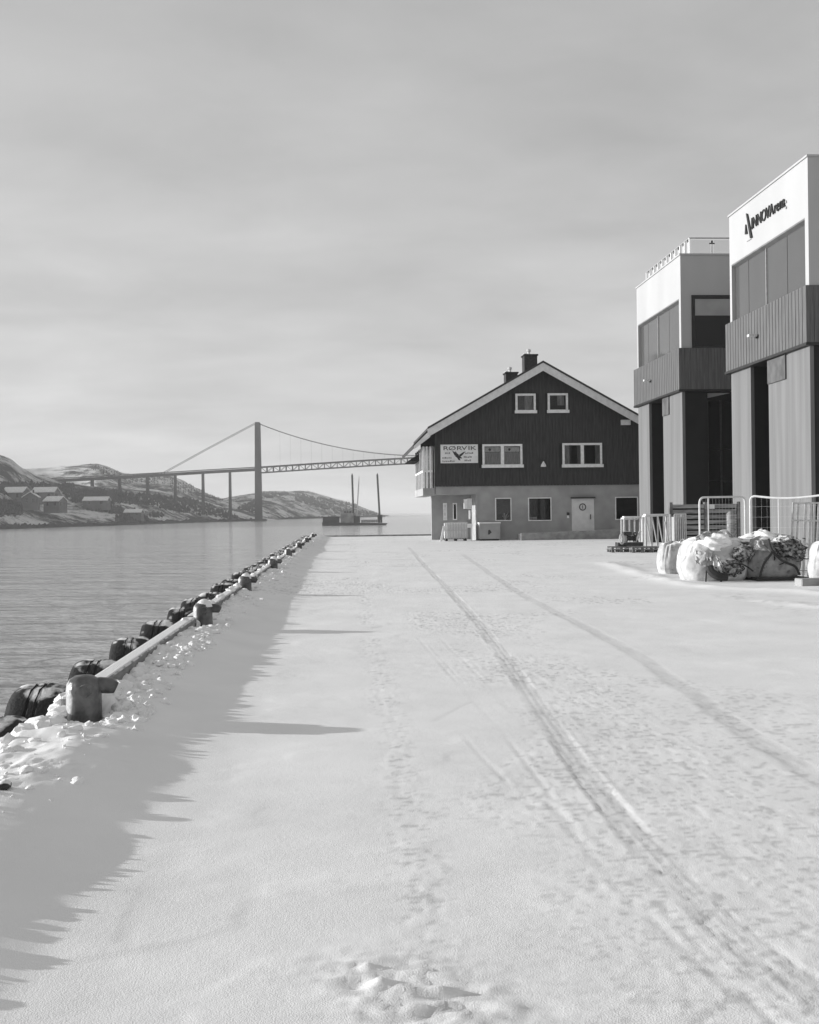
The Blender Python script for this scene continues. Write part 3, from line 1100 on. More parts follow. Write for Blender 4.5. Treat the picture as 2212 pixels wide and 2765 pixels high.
barge = thing('work_barge', 'dark work barge with tall spud poles moored in the sound', 'barge', tuple(gp(955, 1414)))
x0, x1 = gp(872, 1416).x, gp(1035, 1411).x
bow = gp(1046, 1411).x
m = MB()
zt = WATER + 1.15
m.add([(x0, BY - 4, WATER - 1), (x1, BY - 4, WATER - 1), (x1, BY + 4, WATER - 1), (x0, BY + 4, WATER - 1),
       (x0 - 0.3, BY - 4.3, zt + 0.3), (bow, BY - 4, zt - 0.4), (bow, BY + 4, zt - 0.4), (x0 - 0.3, BY + 4.3, zt + 0.3)],
      [(3, 2, 1, 0), (4, 5, 6, 7), (0, 1, 5, 4), (1, 2, 6, 5), (2, 3, 7, 6), (3, 0, 4, 7)])
m.build('hull', M_hull, barge)
ax, bx = gp(872, 1400).x, gp(917, 1400).x
MB().box(ax, bx, BY - 3.6, BY - 0.5, zt, gp(890, 1395).z).build('deckhouse', M_hull, barge)
MB().box(ax + 0.3, ax + 2.2, BY - 3.4, BY - 1, gp(890, 1395).z, gp(890, 1391).z).build('deckhouse_roof', M_roofsnow, barge)
MB().box(gp(920, 1400).x, gp(955, 1400).x, BY - 2.5, BY + 1.5, zt, gp(935, 1386).z).build('cabin', M_cabin, barge)
MB().box(gp(930, 1400).x, gp(950, 1400).x, BY - 2, BY + 1, gp(935, 1386).z, gp(935, 1378).z).build('wheelhouse', M_cabin, barge)
for u in (932, 939, 946):
    q = gp(u, 1382)
    MB().box(q.x - 0.35, q.x + 0.35, BY - 2.08, BY - 1.98, q.z - 0.4, q.z + 0.35).build('window', M_black_glass, barge)
MB().box(gp(958, 1400).x, gp(972, 1400).x, BY - 3.5, BY + 2, zt, gp(965, 1394).z).build('winch_house', M_hull, barge)
MB().box(gp(975, 1400).x, gp(1020, 1400).x, BY - 3, BY + 2.5, zt, gp(1000, 1403).z).build('deck_cargo', M_cabin, barge)
for (ub, vb, ut, vt, r) in ((955, 1408, 951, 1284, 0.42), (1026, 1406, 1019, 1283, 0.42)):
    b, t_ = gp(ub, vb), gp(ut, vt)
    MB().tube([b, t_, t_ + Vector((0, 0, 0.9))], [r, r, 0.08], 8).build('spud_pole', M_spud, barge)
    q = gp(ub, vb - 12)
    MB().box(q.x - 1.0, q.x + 1.0, BY - 1, BY + 1, zt - 0.2, q.z + 0.6).build('spud_housing', M_hull, barge)
b, t_ = gp(963, 1402), gp(970, 1286)
MB().tube([b, b.lerp(t_, 0.8), t_], [0.28, 0.3, 0.1], 6).build('crane_boom', M_metal, barge)
for i in range(9):
    q = gp(975 + i * 6.4, 1400)
    MB().bar((q.x, BY - 3.9, zt - 0.1), (q.x, BY - 3.9, zt + 1.0), 0.09).build('rail_post', M_metal, barge)

# ------------------------------------------------------------------ tyre fenders along the quay


def tyre_mesh():
    m = MB()
    R, w = 0.55, 0.255
    prof = [(0.30, -w * 0.72), (0.34, -w * 0.92), (0.44, -w), (0.505, -w * 0.93), (0.535, -w * 0.78), (R, -w * 0.55),
            (R, -w * 0.22), (R - 0.022, -w * 0.19), (R - 0.022, -w * 0.12), (R, -w * 0.09),
            (R, w * 0.09), (R - 0.022, w * 0.12), (R - 0.022, w * 0.19), (R, w * 0.22),
            (R, w * 0.55), (0.535, w * 0.78), (0.505, w * 0.93), (0.44, w), (0.34, w * 0.92), (0.30, w * 0.72), (0.30, -w * 0.72)]
    n = 40
    vs = []
    for r, h in prof:
        for k in range(n):
            t = 2 * math.pi * k / n
            rr = r - (0.016 if (k % 2 and r > 0.53) else 0)
            vs.append((h, rr * math.cos(t), rr * math.sin(t)))
    fs = []
    for i in range(len(prof) - 1):
        for k in range(n):
            k2 = (k + 1) % n
            fs.append((i * n + k, i * n + k2, (i + 1) * n + k2, (i + 1) * n + k))
    m.add(vs, fs)
    return m


proto = None
TY = [8.2 + 2.055 * i for i in range(34)]
TX = QE - 0.27
TY[0] = 8.85
ords = ('nearest second third fourth fifth sixth seventh eighth ninth tenth eleventh twelfth thirteenth fourteenth fifteenth sixteenth seventeenth '
        'eighteenth nineteenth twentieth').split() + ['twenty-' + q for q in 'first second third fourth fifth sixth seventh eighth ninth'.split()] + ['thirtieth'] + [
        'thirty-' + q for q in 'first second third fourth fifth sixth'.split()]
for i, y in enumerate(TY):
    if y > QFAR - 1:
        break
    z = -0.385 + rnd.uniform(-0.04, 0.04)
    lab = 'black rubber tyre fender on the quay edge, %s from the camera' % ords[i]
    root = thing('tyre_fender', lab, 'tyre', (TX + rnd.uniform(-0.04, 0.02), y, z), 'tyre fenders along the quay edge')
    if proto is None:
        pm = tyre_mesh()
        o = pm.build('tyre', M_tyre, None, smooth=True)
        ch = MB()
        for k in range(6):
            ch.tube([(0.12, -0.02 + 0.02 * (k % 2), 0.42 - 0.05 * k), (0.12, 0.02 - 0.02 * (k % 2), 0.37 - 0.05 * k)], 0.016, 6)
        ch.tube([(0.2, 0, 0.45), (0.45, 0, 0.30)], 0.014, 6)
        c = ch.build('chain', M_dkmetal, None)
        proto = (o, c)
    else:
        o = proto[0].copy()
        C.objects.link(o)
        c = proto[1].copy()
        C.objects.link(c)
    for q in (o, c):
        q.parent = root
        q.matrix_parent_inverse.identity()
        q.location = (0, 0, 0)
        q.rotation_euler = (rnd.uniform(0, 6.28), 0, 0) if q is o else (0, 0, 0)
    root.rotation_euler = (0, rnd.uniform(-0.06, 0.06), rnd.uniform(-0.10, 0.10))

# ------------------------------------------------------------------ mooring bollards and rail
bl = ['squat steel mooring bollard nearest the camera beside the first tyres', 'snow-capped mooring bollard at the far end of the long edge rail',
      'third mooring bollard along the quay, standing clear of the snow', 'fourth mooring bollard along the quay edge', 'fifth mooring bollard along the quay edge',
      'sixth mooring bollard along the quay edge', 'seventh mooring bollard along the quay edge', 'farthest mooring bollard at the corner of the quay']
for i, y in enumerate(BOL):
    x = BX + (0.0 if i != 1 else 0.02)
    t = thing('mooring_bollard', bl[i], 'bollard', (x, y, 0.0), 'mooring bollards along the quay')
    m = MB()
    m.lathe([(0.17, -0.1), (0.165, 0.0), (0.15, 0.03), (0.145, 0.10), (0.142, 0.26), (0.145, 0.31), (0.138, 0.36), (0.115, 0.40), (0.075, 0.425), (0.02, 0.433)], 28, org=(x, y, 0))
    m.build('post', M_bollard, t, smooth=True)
    m = MB()
    m.tube([(x + 0.02, y + 0.02, 0.335), (x + 0.13, y + 0.03, 0.34), (x + 0.21, y + 0.05, 0.33), (x + 0.25, y + 0.06, 0.31)], [0.062, 0.068, 0.066, 0.05], 16)
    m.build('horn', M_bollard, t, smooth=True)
    m = MB()
    m.tube([(x + 0.06, y - 0.06, 0.325), (x + 0.045, y - 0.14, 0.325), (x + 0.04, y - 0.18, 0.325)], [0.052, 0.052, 0.045], 14)
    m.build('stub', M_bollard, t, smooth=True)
    m = MB()
    m.tube([(x - 0.01, y + 0.06, 0.30), (x - 0.02, y + 0.20, 0.29), (x - 0.05, y + 0.30, 0.23)], [0.09, 0.088, 0.06], 14)
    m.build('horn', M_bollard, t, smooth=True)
    m = MB()
    vs, fs = [], []
    n1, n2 = 18, 5
    for a in range(n2 + 1):
        ph = a / n2
        for b in range(n1):
            th = 2 * math.pi * b / n1
            rr = ph * (1 + 0.18 * (noise2(np.array([math.cos(th) * 2 + i * 3]), np.array([math.sin(th) * 2]), 3)[0] - 0.5))
            th_ = (0.035 if i in (0,) else 0.055) * (1 - ph ** 3.0)
            vs.append((x + 0.02 + (0.09 if i == 0 else 0.14) * rr * math.cos(th), y + 0.03 + (0.09 if i == 0 else 0.15) * rr * math.sin(th), (0.432 if i == 0 else 0.425) - 0.06 * ph * ph + th_))
    for a in range(n2):
        for b in range(n1):
            b2 = (b + 1) % n1
            fs.append((a * n1 + b, (a + 1) * n1 + b, (a + 1) * n1 + b2, a * n1 + b2))
    m.add(vs, fs)
    if i:
        m.build('snow_cap', M_lump, t, smooth=True)

for i in range(len(BOL) - 1):
    y0, y1 = BOL[i] + 0.12, BOL[i + 1] - 0.20
    lab = ['long frosted edge rail between the two nearest bollards', 'snowy edge rail running on from the second bollard',
           'edge rail between the third and fourth bollards', 'edge rail between the fourth and fifth bollards', 'edge rail between the fifth and sixth bollards',
           'edge rail between the sixth and seventh bollards', 'last stretch of edge rail before the quay corner'][i]
    t = thing('edge_rail', lab, 'rail', (QE + 0.2, y0, 0.1), 'edge rails between the bollards')
    m = MB()
    m.box(QE + 0.12, QE + 0.31, y0, y1, 0.075, 0.232)
    bevel(m.build('beam', M_timber, t), 0.035, 3)
    k = int((y1 - y0) / 1.15)
    for j in range(k):
        y = y0 + 0.45 + j * (y1 - y0 - 0.9) / max(k - 1, 1)
        bevel(MB().box(QE + 0.10, QE + 0.30, y - 0.14, y + 0.14, -0.05, 0.074).build('support_block', M_concrete, t), 0.02)

# loose lumps of ploughed snow and ice on the bank
m = MB()
r = random.Random(11)
ico = bmesh.new()
bmesh.ops.create_icosphere(ico, subdivisions=2, radius=1.0)
iv = [v.co.copy() for v in ico.verts]
ifc = [tuple(v.index for v in f.verts) for f in ico.faces]
ico.free()


def lump_at(m, x, y, z, s, r):
    sx, sy, sz = s * r.uniform(0.7, 1.4), s * r.uniform(0.7, 1.4), s * r.uniform(0.5, 0.9)
    a = r.uniform(0, 6)
    o1, o2 = r.uniform(0, 50), r.uniform(0, 50)
    pts = np.array([(v.x, v.y, v.z) for v in iv])
    d = 0.42 + 1.15 * fbm(pts[:, 0] * 2.1 + o1 + pts[:, 2] * 1.7, pts[:, 1] * 2.1 + o2 - pts[:, 2] * 1.3, 3, 5)
    pts = pts * d[:, None]
    ca, sa = math.cos(a), math.sin(a)
    vs = [(x + (p[0] * ca - p[1] * sa) * sx, y + (p[0] * sa + p[1] * ca) * sy, z + p[2] * sz) for p in pts]
    m.add(vs, ifc)


spots = []
for _ in range(700):
    y = 4.0 + 60 * r.random() ** 2.0
    spots.append((-2.06 + r.gauss(0, 0.17), y, 0.010 + 0.05 * r.random() ** 3))
for _ in range(80):            # the crumbled heap beside the first bollard
    spots.append((r.uniform(-2.0, -1.62), 9.1 + r.gauss(0, 0.28), r.uniform(0.012, 0.048)))
for _ in range(130):            # along the rail
    spots.append((r.uniform(-2.02, -1.72), r.uniform(9.6, 16.2), r.uniform(0.015, 0.06)))
for _ in range(34):
    spots.append((r.uniform(-2.56, -2.32), r.uniform(7.4, 9.7), r.uniform(0.04, 0.10)))
hx, _, _ = snow_height(np.array([s[0] for s in spots]), np.array([s[1] for s in spots]))
for (x, y, s), z in zip(spots, hx):
    if y < 7.8:
        s *= 0.6
    lump_at(m, x, y, z + s * 0.15, s, r)
for _ in range(150):           # snow crusted on the rail and round its foot
    y = 9.6 + 58 * r.random() ** 1.4
    sz = r.uniform(0.03, 0.075)
    if r.random() < 0.55 and y > 15.5:
        lump_at(m, QE + 0.215 + r.uniform(-0.04, 0.05), y, 0.225 + sz * 0.1, sz, r)
    else:
        lump_at(m, QE + 0.36 + r.uniform(-0.04, 0.10), y, 0.10 + r.uniform(0, 0.06), sz, r)
o = m.build('snow_lumps', M_lump, smooth=True, fix=False)
tag(o, 'crumbled lumps of ploughed snow along the quay edge', 'snow', kind='stuff')

# small dark stone lying on the bank at the left
p = gnd(14, 2158, 0.10)
m = MB()
lump_at(m, p.x, p.y, zs(p.x, p.y) + 0.02, 0.045, random.Random(3))
o = m.build('stone', M_junk, smooth=True, fix=False)
tag(o, 'small dark stone on the snow bank at the left edge', 'stone')

# ------------------------------------------------------------------ dark gabled house
HY = 64.6


def hp(u, v):
    return at(u, v, HY)


HX0, HX1 = hp(1176, 1300).x, 0
RX = hp(1462, 975).x
HX1 = 2 * RX - HX0
APEX = hp(1462, 990).z
zleft = hp(1160, 1164).z
SL = (APEX - zleft) / (RX - hp(1160, 1164).x)
ZF = hp(1400, 1309).z                     # bottom of the dark storey
HG = zs(10, HY) - 0.08
HD = 12.5
house = thing('gabled_house', 'dark board-clad gabled house with grey ground floor at the quay end', 'house', (RX, HY, HG))


def roof_z(x):
    return APEX - SL * abs(x - RX)


MB().prism_y([(HX0, ZF), (HX1, ZF), (HX1, roof_z(HX1)), (RX, APEX), (HX0, roof_z(HX0))], HY, HY + HD).build('upper_wall', M_wall_dark, house)
# ground floor with a recessed left bay
CX = hp(1290, 1400).x
MB().box(CX, HX1, HY + 0.04, HY + HD - 0.05, HG - 0.3, ZF - 0.002).build('ground_floor_wall', M_render_grey, house)
RB = HY + 2.6
MB().box(HX0 + 1.0, CX - 0.003, RB + 0.4, HY + HD - 0.08, HG - 0.3, ZF - 0.005).build('inner_wall', M_render_grey, house)
MB().box(HX0 - 0.05, CX - 0.002, RB, RB + 0.398, HG - 0.3, ZF - 0.004).build('recess_wall', M_render_grey, house)
zb = hp(1230, 1335).z
MB().box(HX0 + 0.01, CX - 0.004, HY + 0.045, RB - 0.003, zb, ZF - 0.006).build('recess_lintel', M_render_grey, house)
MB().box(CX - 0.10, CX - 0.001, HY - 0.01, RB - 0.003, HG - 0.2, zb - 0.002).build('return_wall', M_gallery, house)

wins = {}


def rect(u0, v0, u1, v1, Y=HY):
    a, b = at(u0, v1, Y), at(u1, v0, Y)
    return a.x, b.x, a.z, b.z


upper = [(1392, 1063, 1446, 1113, 1, 'half'), (1479, 1062, 1533, 1112, 1, 'half2'), (1303, 1199, 1410, 1260, 2, 'poster'), (1519, 1196, 1625, 1259, 2, 'sides')]
lower = [(1338, 1344, 1381, 1407, 1, 'plant'), (1427, 1343, 1489, 1407, 1, 'box'), (1662, 1341, 1723, 1404, 1, None)]
holes = []
for (u0, v0, u1, v1, n, deco) in upper + lower:
    xa, xb, za, zb_ = rect(u0, v0, u1, v1)
    up = (u0, v0, u1, v1, n, deco) in upper
    ft = 0.125 if up else 0.055
    yf = HY - 0.10 if up else HY - 0.02
    m = MB()
    m.box(xa, xb, yf, HY - 0.002 if up else HY + 0.038, zb_ - ft, zb_)
    m.box(xa, xb, yf, HY - 0.002 if up else HY + 0.038, za, za + ft)
    yb = HY - 0.002 if up else HY + 0.038
    m.box(xa, xa + ft, yf, yb, za + ft, zb_ - ft)
    m.box(xb - ft, xb, yf, yb, za + ft, zb_ - ft)
    w = m.build('window', M_trim, house)
    if n == 2:
        xm = (xa + xb) / 2
        MB().box(xm - 0.10, xm + 0.10, yf + 0.01, yb, za + ft, zb_ - ft).build('mullion', M_trim, w)
    if up:
        MB().box(xa - 0.06, xb + 0.06, yf - 0.09, yf - 0.002, za - 0.08, za + 0.10).build('sill', M_trim, w)
    spans = [(xa + ft, xb - ft)] if n == 1 else [(xa + ft, xm - 0.10), (xm + 0.10, xb - ft)]
    if not up:
        MB().box(xa + ft, xb - ft, HY + 0.030, HY + 0.039, za + ft, zb_ - ft).build('dark_room', M_wall_dark, w)
    for si, (sa_, sb_) in enumerate(spans):
        MB().box(sa_ + 0.002, sb_ - 0.002, yb - 0.055 if up else HY + 0.004, yb - 0.047 if up else HY + 0.010, za + ft, zb_ - ft).build('pane', M_pane, w)
        ya_, yb_ = (yb - 0.03, yb - 0.012) if up else (HY + 0.018, HY + 0.026)
        wd, ht = sb_ - sa_, zb_ - za - 2 * ft
        if deco == 'half':
            MB().box(sa_ + wd * 0.45, sb_ - wd * 0.06, ya_, yb_, za + ft, zb_ - ft).build('curtain', M_curtain, w)
        elif deco == 'half2':
            MB().box(sa_ + wd * 0.48, sb_ - wd * 0.10, ya_, yb_, za + ft + ht * 0.3, zb_ - ft).build('curtain', M_curtain, w)
        elif deco == 'poster':
            MB().box(sa_, sb_, ya_, yb_, za + ft, zb_ - ft - ht * 0.33).build('blind', M_curtain, w)
            MB().box(sa_ + 0.04, sb_ - 0.04, ya_, yb_, zb_ - ft - ht * 0.31, zb_ - ft - ht * 0.05).build('poster', M_poster, w)
            MB().tube([(sa_ + wd * 0.33, ya_ - 0.004, zb_ - ft - ht * 0.18), (sa_ + wd * 0.33, ya_ - 0.010, zb_ - ft - ht * 0.18)], 0.08, 10).build('poster_mark', M_signink, w)
        elif deco == 'sides':
            c0, c1 = ((sa_, sa_ + wd * 0.30) if si == 0 else (sb_ - wd * 0.30, sb_))
            MB().box(c0, c1, ya_, yb_, za + ft, zb_ - ft).build('curtain', M_curtain, w)
        elif deco == 'plant':
            mm = MB()
            for k in range(7):
                mm.bar((sa_ + wd * 0.62, ya_, za + ft), (sa_ + wd * (0.4 + 0.08 * k), ya_ + 0.002, za + ft + ht * (0.22 + 0.05 * (k % 3))), 0.07, 0.01)
            mm.build('house_plant', M_curtain, w)
        elif deco == 'box':
            MB().box(sa_, sa_ + wd * 0.36, ya_, yb_, za + ft, za + ft + ht * 0.15).build('box_on_sill', M_curtain, w)
    if up:
        holes.append((xa - 0.02, xb + 0.02, za - 0.09, zb_ + 0.01))

# vertical boards of the upper storey, each its own piece
sgx0, sgx1, sgz0, sgz1 = rect(1190, 1200, 1290, 1251)
bw_ = 0.205
nb = int((HX1 - HX0) / bw_)
bcache = {}
for i in range(nb + 1):
    xa = HX0 + i * bw_ - 0.001
    xb = min(xa + bw_ - 0.016, HX1)
    if xb - xa < 0.03:
        continue
    top_a, top_b = roof_z(xa) - 0.01, roof_z(xb) - 0.01
    segs = [(ZF - 0.06, None)]
    cuts = sorted([(h[2], h[3]) for h in holes if xb > h[0] and xa < h[1]])
    z = ZF - 0.06
    proud = 0.022 + (0.012 if i % 2 else 0.0)
    pieces = []
    for c0, c1 in cuts:
        pieces.append((z, c0, c0))
        z = c1
    pieces.append((z, top_a, top_b))
    for z0, za_, zb2 in pieces:
        MB().prism_y([(xa, z0), (xb, z0), (xb, zb2), (xa, za_)], HY - proud, HY - 0.001).build('board', M_cladding_dark, house)

# roof
th = 0.16
ov = 0.55
eave_l = hp(1153, 1152)
m = MB()
zl = roof_z(eave_l.x) + 0.10
m.prism_y([(eave_l.x, zl), (RX, APEX + 0.10), (RX, APEX + 0.10 + th), (eave_l.x, zl + th)], HY - ov, HY + HD + 0.4)
m.build('roof', M_roof, house)
xr = HX1 + 0.9
zr = roof_z(xr) + 0.10
MB().prism_y([(RX + 0.001, APEX + 0.10), (xr, zr), (xr, zr + th), (RX + 0.001, APEX + 0.10 + th)], HY - ov, HY + HD + 0.4).build('roof', M_roof, house)
bb = 0.44
for (xe, ze, s) in ((eave_l.x, zl, -1), (xr, zr, 1)):
    lo_, hi_ = (xe, RX) if s < 0 else (RX, xe)
    zlo, zhi = (ze, APEX + 0.10) if s < 0 else (APEX + 0.10, ze)
    MB().prism_y([(lo_, zlo - bb + 0.02), (hi_, zhi - bb + 0.02), (hi_, zhi + 0.06), (lo_, zlo + 0.06)], HY - ov - 0.05, HY - ov - 0.003).build('barge_board', M_barge, house)
    MB().prism_y([(lo_, zlo - 0.16), (hi_, zhi - 0.16), (hi_, zhi - 0.005), (lo_, zlo - 0.005)], HY - ov, HY - 0.01).build('soffit', M_wall_dark, house)
    MB().prism_y([(lo_, zlo + 0.062), (hi_, zhi + 0.062), (hi_, zhi + 0.19), (lo_, zlo + 0.19)], HY - ov - 0.08, HY - ov - 0.004).build('verge_cap', M_roof, house)
# steeper lean-to roof over the side gallery
e2 = hp(1117, 1212)
z2 = e2.z
m = MB()
m.prism_y([(e2.x, z2), (eave_l.x + 0.1, zl - 0.1), (eave_l.x + 0.1, zl + 0.12), (e2.x - 0.05, z2 + 0.22)], HY - ov + 0.1, HY + HD)
m.build('gallery_roof', M_roof, house)
MB().prism_y([(e2.x, z2 - 0.05), (eave_l.x + 0.16, zl - 0.40), (eave_l.x + 0.16, zl + 0.02), (e2.x, z2 + 0.16)], HY - ov + 0.04, HY - ov + 0.097).build('gallery_barge_board', M_barge, house)
# glazed white gallery on the water side
gx0, gx1 = hp(1142, 1250).x, HX0 - 0.03
zg0, zg1 = hp(1160, 1338).z, hp(1160, 1205).z
zmid = hp(1160, 1272).z
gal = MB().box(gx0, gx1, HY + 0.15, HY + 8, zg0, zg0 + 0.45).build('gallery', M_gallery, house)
for k, y in enumerate((HY + 0.2, HY + 1.4, HY + 2.8, HY + 4.2, HY + 5.6, HY + 7.0)):
    MB().box(gx0, gx0 + 0.12, y - 0.06, y + 0.06, zg0 + 0.45, zg1).build('post', M_trim, gal)
for x in (gx0 + 0.20, gx0 + 0.42, gx0 + 0.60, gx1 - 0.14):
    MB().box(x, x + 0.11, HY + 0.15, HY + 0.26, zg0 + 0.45, zg1).build('post', M_trim, gal)
MB().box(gx0, gx1, HY + 0.16, HY + 0.25, zmid - 0.06, zmid + 0.06).build('rail', M_trim, gal)
MB().box(gx0 + 0.005, gx0 + 0.11, HY + 0.27, HY + 7.0, zmid - 0.06, zmid + 0.06).build('rail', M_trim, gal)
MB().box(gx0 + 0.125, gx1 - 0.15, HY + 0.27, HY + 0.30, zg0 + 0.46, zmid - 0.07).build('panel', M_curtain, gal)
MB().box(gx0 + 0.125, gx1 - 0.15, HY + 0.40, HY + 0.43, zmid + 0.07, zg1 - 0.02).build('curtain', M_poster, gal)
MB().box(gx0 + 0.03, gx0 + 0.07, HY + 0.3, HY + 6.9, zg0 + 0.46, zmid - 0.07).build('panel', M_arena_panel, gal)
MB().box(gx0 + 0.315, gx0 + 0.415, HY + 0.18, HY + 0.19, zmid + 0.07, zg1 - 0.05).build('pane', M_pane, gal)
MB().box(gx0 + 0.715, gx1 - 0.15, HY + 0.18, HY + 0.19, zmid + 0.07, zg1 - 0.05).build('pane', M_pane, gal)
MB().prism_y([(hp(1110, 1238).x, hp(1110, 1238).z), (gx0, hp(1110, 1238).z), (gx0, hp(1128, 1218).z)], HY + 3, HY + 8).build('gallery_awning', M_wall_dark, house)

# chimneys
for (u0, u1, vt, dy) in ((1416, 1451, 960, 3.0), (1366, 1398, 1008, 5.5)):
    a, b = at(u0, vt, HY + dy), at(u1, vt, HY + dy)
    c = MB().box(a.x, b.x, HY + dy, HY + dy + 0.9, roof_z(a.x) - 0.3, a.z).build('chimney', M_chimney, house)
    MB().box(a.x - 0.06, b.x + 0.06, HY + dy - 0.06, HY + dy + 0.96, a.z + 0.001, a.z + 0.09).build('chimney_cap', M_chimney, c)
    xm = (a.x + b.x) / 2
    MB().lathe([(0.09, 0), (0.09, 0.22), (0.15, 0.24), (0.13, 0.36), (0.03, 0.40)], 10, org=(xm - 0.05, HY + dy + 0.45, a.z + 0.09)).build('chimney_pot', M_metal, c)
    MB().box(a.x - 0.02, xm - 0.2, HY + dy, HY + dy + 0.9, a.z + 0.092, a.z + 0.14).build('snow_cap', M_lump, c)

# door, wreath-like ring, handle
xa, xb, za, zb_ = rect(1545, 1346, 1604, 1434)
d = MB().box(xa, xb, HY - 0.03, HY + 0.037, za, zb_).build('door', M_door, house)
MB().box(xa + 0.08, xb - 0.32, HY - 0.045, HY - 0.031, za + 0.1, zb_ - 0.1).build('door_leaf', M_door, d)
q = hp(1573, 1369)
ring = MB()
ring.tube([(q.x + 0.19 * math.cos(t), HY - 0.055, q.z + 0.19 * math.sin(t)) for t in [2 * math.pi * k / 24 for k in range(25)]], 0.032, 6)
ring.bar((q.x, HY - 0.055, q.z - 0.1), (q.x, HY - 0.055, q.z + 0.1), 0.03)
ring.build('ring', M_signink, d)
hb = hp(1594, 1395)
MB().bar((hb.x, HY - 0.10, hb.z - 0.16), (hb.x, HY - 0.10, hb.z + 0.14), 0.05).build('handle', M_signink, d)
MB().box(xa - 0.06, xb + 0.06, HY - 0.16, HY + 0.03, zb_ + 0.02, zb_ + 0.10).build('door_hood', M_roof, house)
# wall fittings
q = hp(1466, 1254)
MB().lathe([(0.17, 0.0), (0.15, 0.12), (0.06, 0.26), (0.02, 0.34)], 12, org=(q.x, HY - 0.22, q.z - 0.15)).build('lamp', M_trim, house)
xa, xb, za, zb_ = rect(1676, 1134, 1701, 1148)
MB().box(xa, xb, HY - 0.2, HY - 0.04, za, zb_).build('floodlight', M_trim, house)
q = hp(1534, 1389)
MB().box(q.x - 0.07, q.x + 0.07, HY - 0.10, HY + 0.03, q.z - 0.05, q.z + 0.12).build('mailbox', M_frame_dark, house)
MB().box(q.x - 0.06, q.x + 0.05, HY - 0.06, HY + 0.03, q.z - 0.22, q.z - 0.06).build('notice', M_trim, house)
# recess windows, meter boxes
for (u0, v0, u1, v1, fill) in ((1197, 1358, 1207, 1405, True), (1223, 1358, 1234, 1404, False)):
    xa, xb, za, zb_ = rect(u0, v0, u1, v1, RB)
    w = MB()
    w.box(xa, xa + 0.06, RB - 0.06, RB - 0.002, za, zb_)
    w.box(xb - 0.06, xb, RB - 0.06, RB - 0.002, za, zb_)
    w.box(xa + 0.06, xb - 0.06, RB - 0.06, RB - 0.002, zb_ - 0.08, zb_)
    w.box(xa + 0.06, xb - 0.06, RB - 0.06, RB - 0.002, za, za + 0.06)
    w = w.build('window', M_trim, house)
    MB().box(xa + 0.061, xb - 0.061, RB - 0.03, RB - 0.004, za + 0.061, zb_ - 0.081).build('pane', M_poster if fill else M_black_glass, w)
for (u0, v0, u1, v1, mm) in ((1253, 1348, 1262, 1374, M_trim), (1262, 1346, 1274, 1375, M_door), (1267, 1378, 1271, 1402, M_trim)):
    xa, xb, za, zb_ = rect(u0, v0, u1, v1, HY + 0.2)
    MB().box(xa, xb, HY + 0.10, HY + 0.30, za, zb_).build('meter_box', mm, house)
# low ramp wall in front of the door
xa, xb = hp(1396, 1440).x, hp(1690, 1440).x
RY = HY - 1.6
zt0, zt1 = at(1396, 1440, RY).z, at(1680, 1428, RY).z
MB().prism_y([(xa, HG - 0.4), (xb, HG - 0.4), (xb, max(zt1, 0.35)), (xa, max(zt0, 0.12))], RY, RY + 0.16).build('ramp_wall', M_concrete, house)
MB().prism_y([(xa + 0.1, HG - 0.4), (xb, HG - 0.4), (xb, max(zt1, 0.35) - 0.12), (xa + 0.1, max(zt0, 0.12) - 0.06)], RY + 0.162, HY + 0.03).build('ramp', M_lump, house)

# sign with bird emblem on the gable
sign = thing('name_sign', 'pale rectangular sign with a dark bird emblem on the dark gable', 'sign', (sgx0, HY - 0.05, sgz0))
SY = HY - 0.10
MB().box(sgx0, sgx1, SY, HY - 0.036, sgz0, sgz1).build('board', M_signboard, sign)
sw, sh = sgx1 - sgx0, sgz1 - sgz0


def put_text(s, x, z, size_w, size_h, Y, m, parent, per_letter=True, face='S'):
    """flat cut-out letters, each a part; face S looks to -Y, face W looks to -X"""
    me0, w0 = text_mesh(s, 1.0)
    tot = w0
    cx = 0.0
    hcap = 0.72
    out = []
    pos = 0.0
    for i, ch in enumerate(s):
        _, wa = text_mesh(s[:i + 1], 1.0)
        me, wc = text_mesh(ch, 1.0, 0.02)
        off = (wa - wc) / tot
        for v in me.vertices:
            lx = x + (off + v.co.x / tot) * size_w if face == 'S' else None
            lz = z + v.co.y / hcap * size_h
            if face == 'S':
                v.co = Vector((lx, Y - v.co.z * 0.4, lz))
            else:
                v.co = Vector((Y + v.co.z * 1.0, x - (off + v.co.x / tot) * size_w, lz))
        me.materials.clear()
        me.materials.append(m)
        me.name = 'letter'
        ob = bpy.data.objects.new('letter', me)
        C.objects.link(ob)
        ob.parent = parent
        ob.matrix_parent_inverse = Matrix.Translation(-PAR[parent.name])
        out.append(ob)
    return out


put_text('RØRVIK', sgx0 + sw * 0.06, sgz0 + sh * 0.70, sw * 0.88, sh * 0.22, SY - 0.010, M_signink, sign)
# bird: body, two raised wings, tail, as one cut-out
cx, cz = sgx0 + sw * 0.47, sgz0 + sh * 0.36


def bs(dx, dz):
    return (cx + dx * sw, cz + dz * sh)


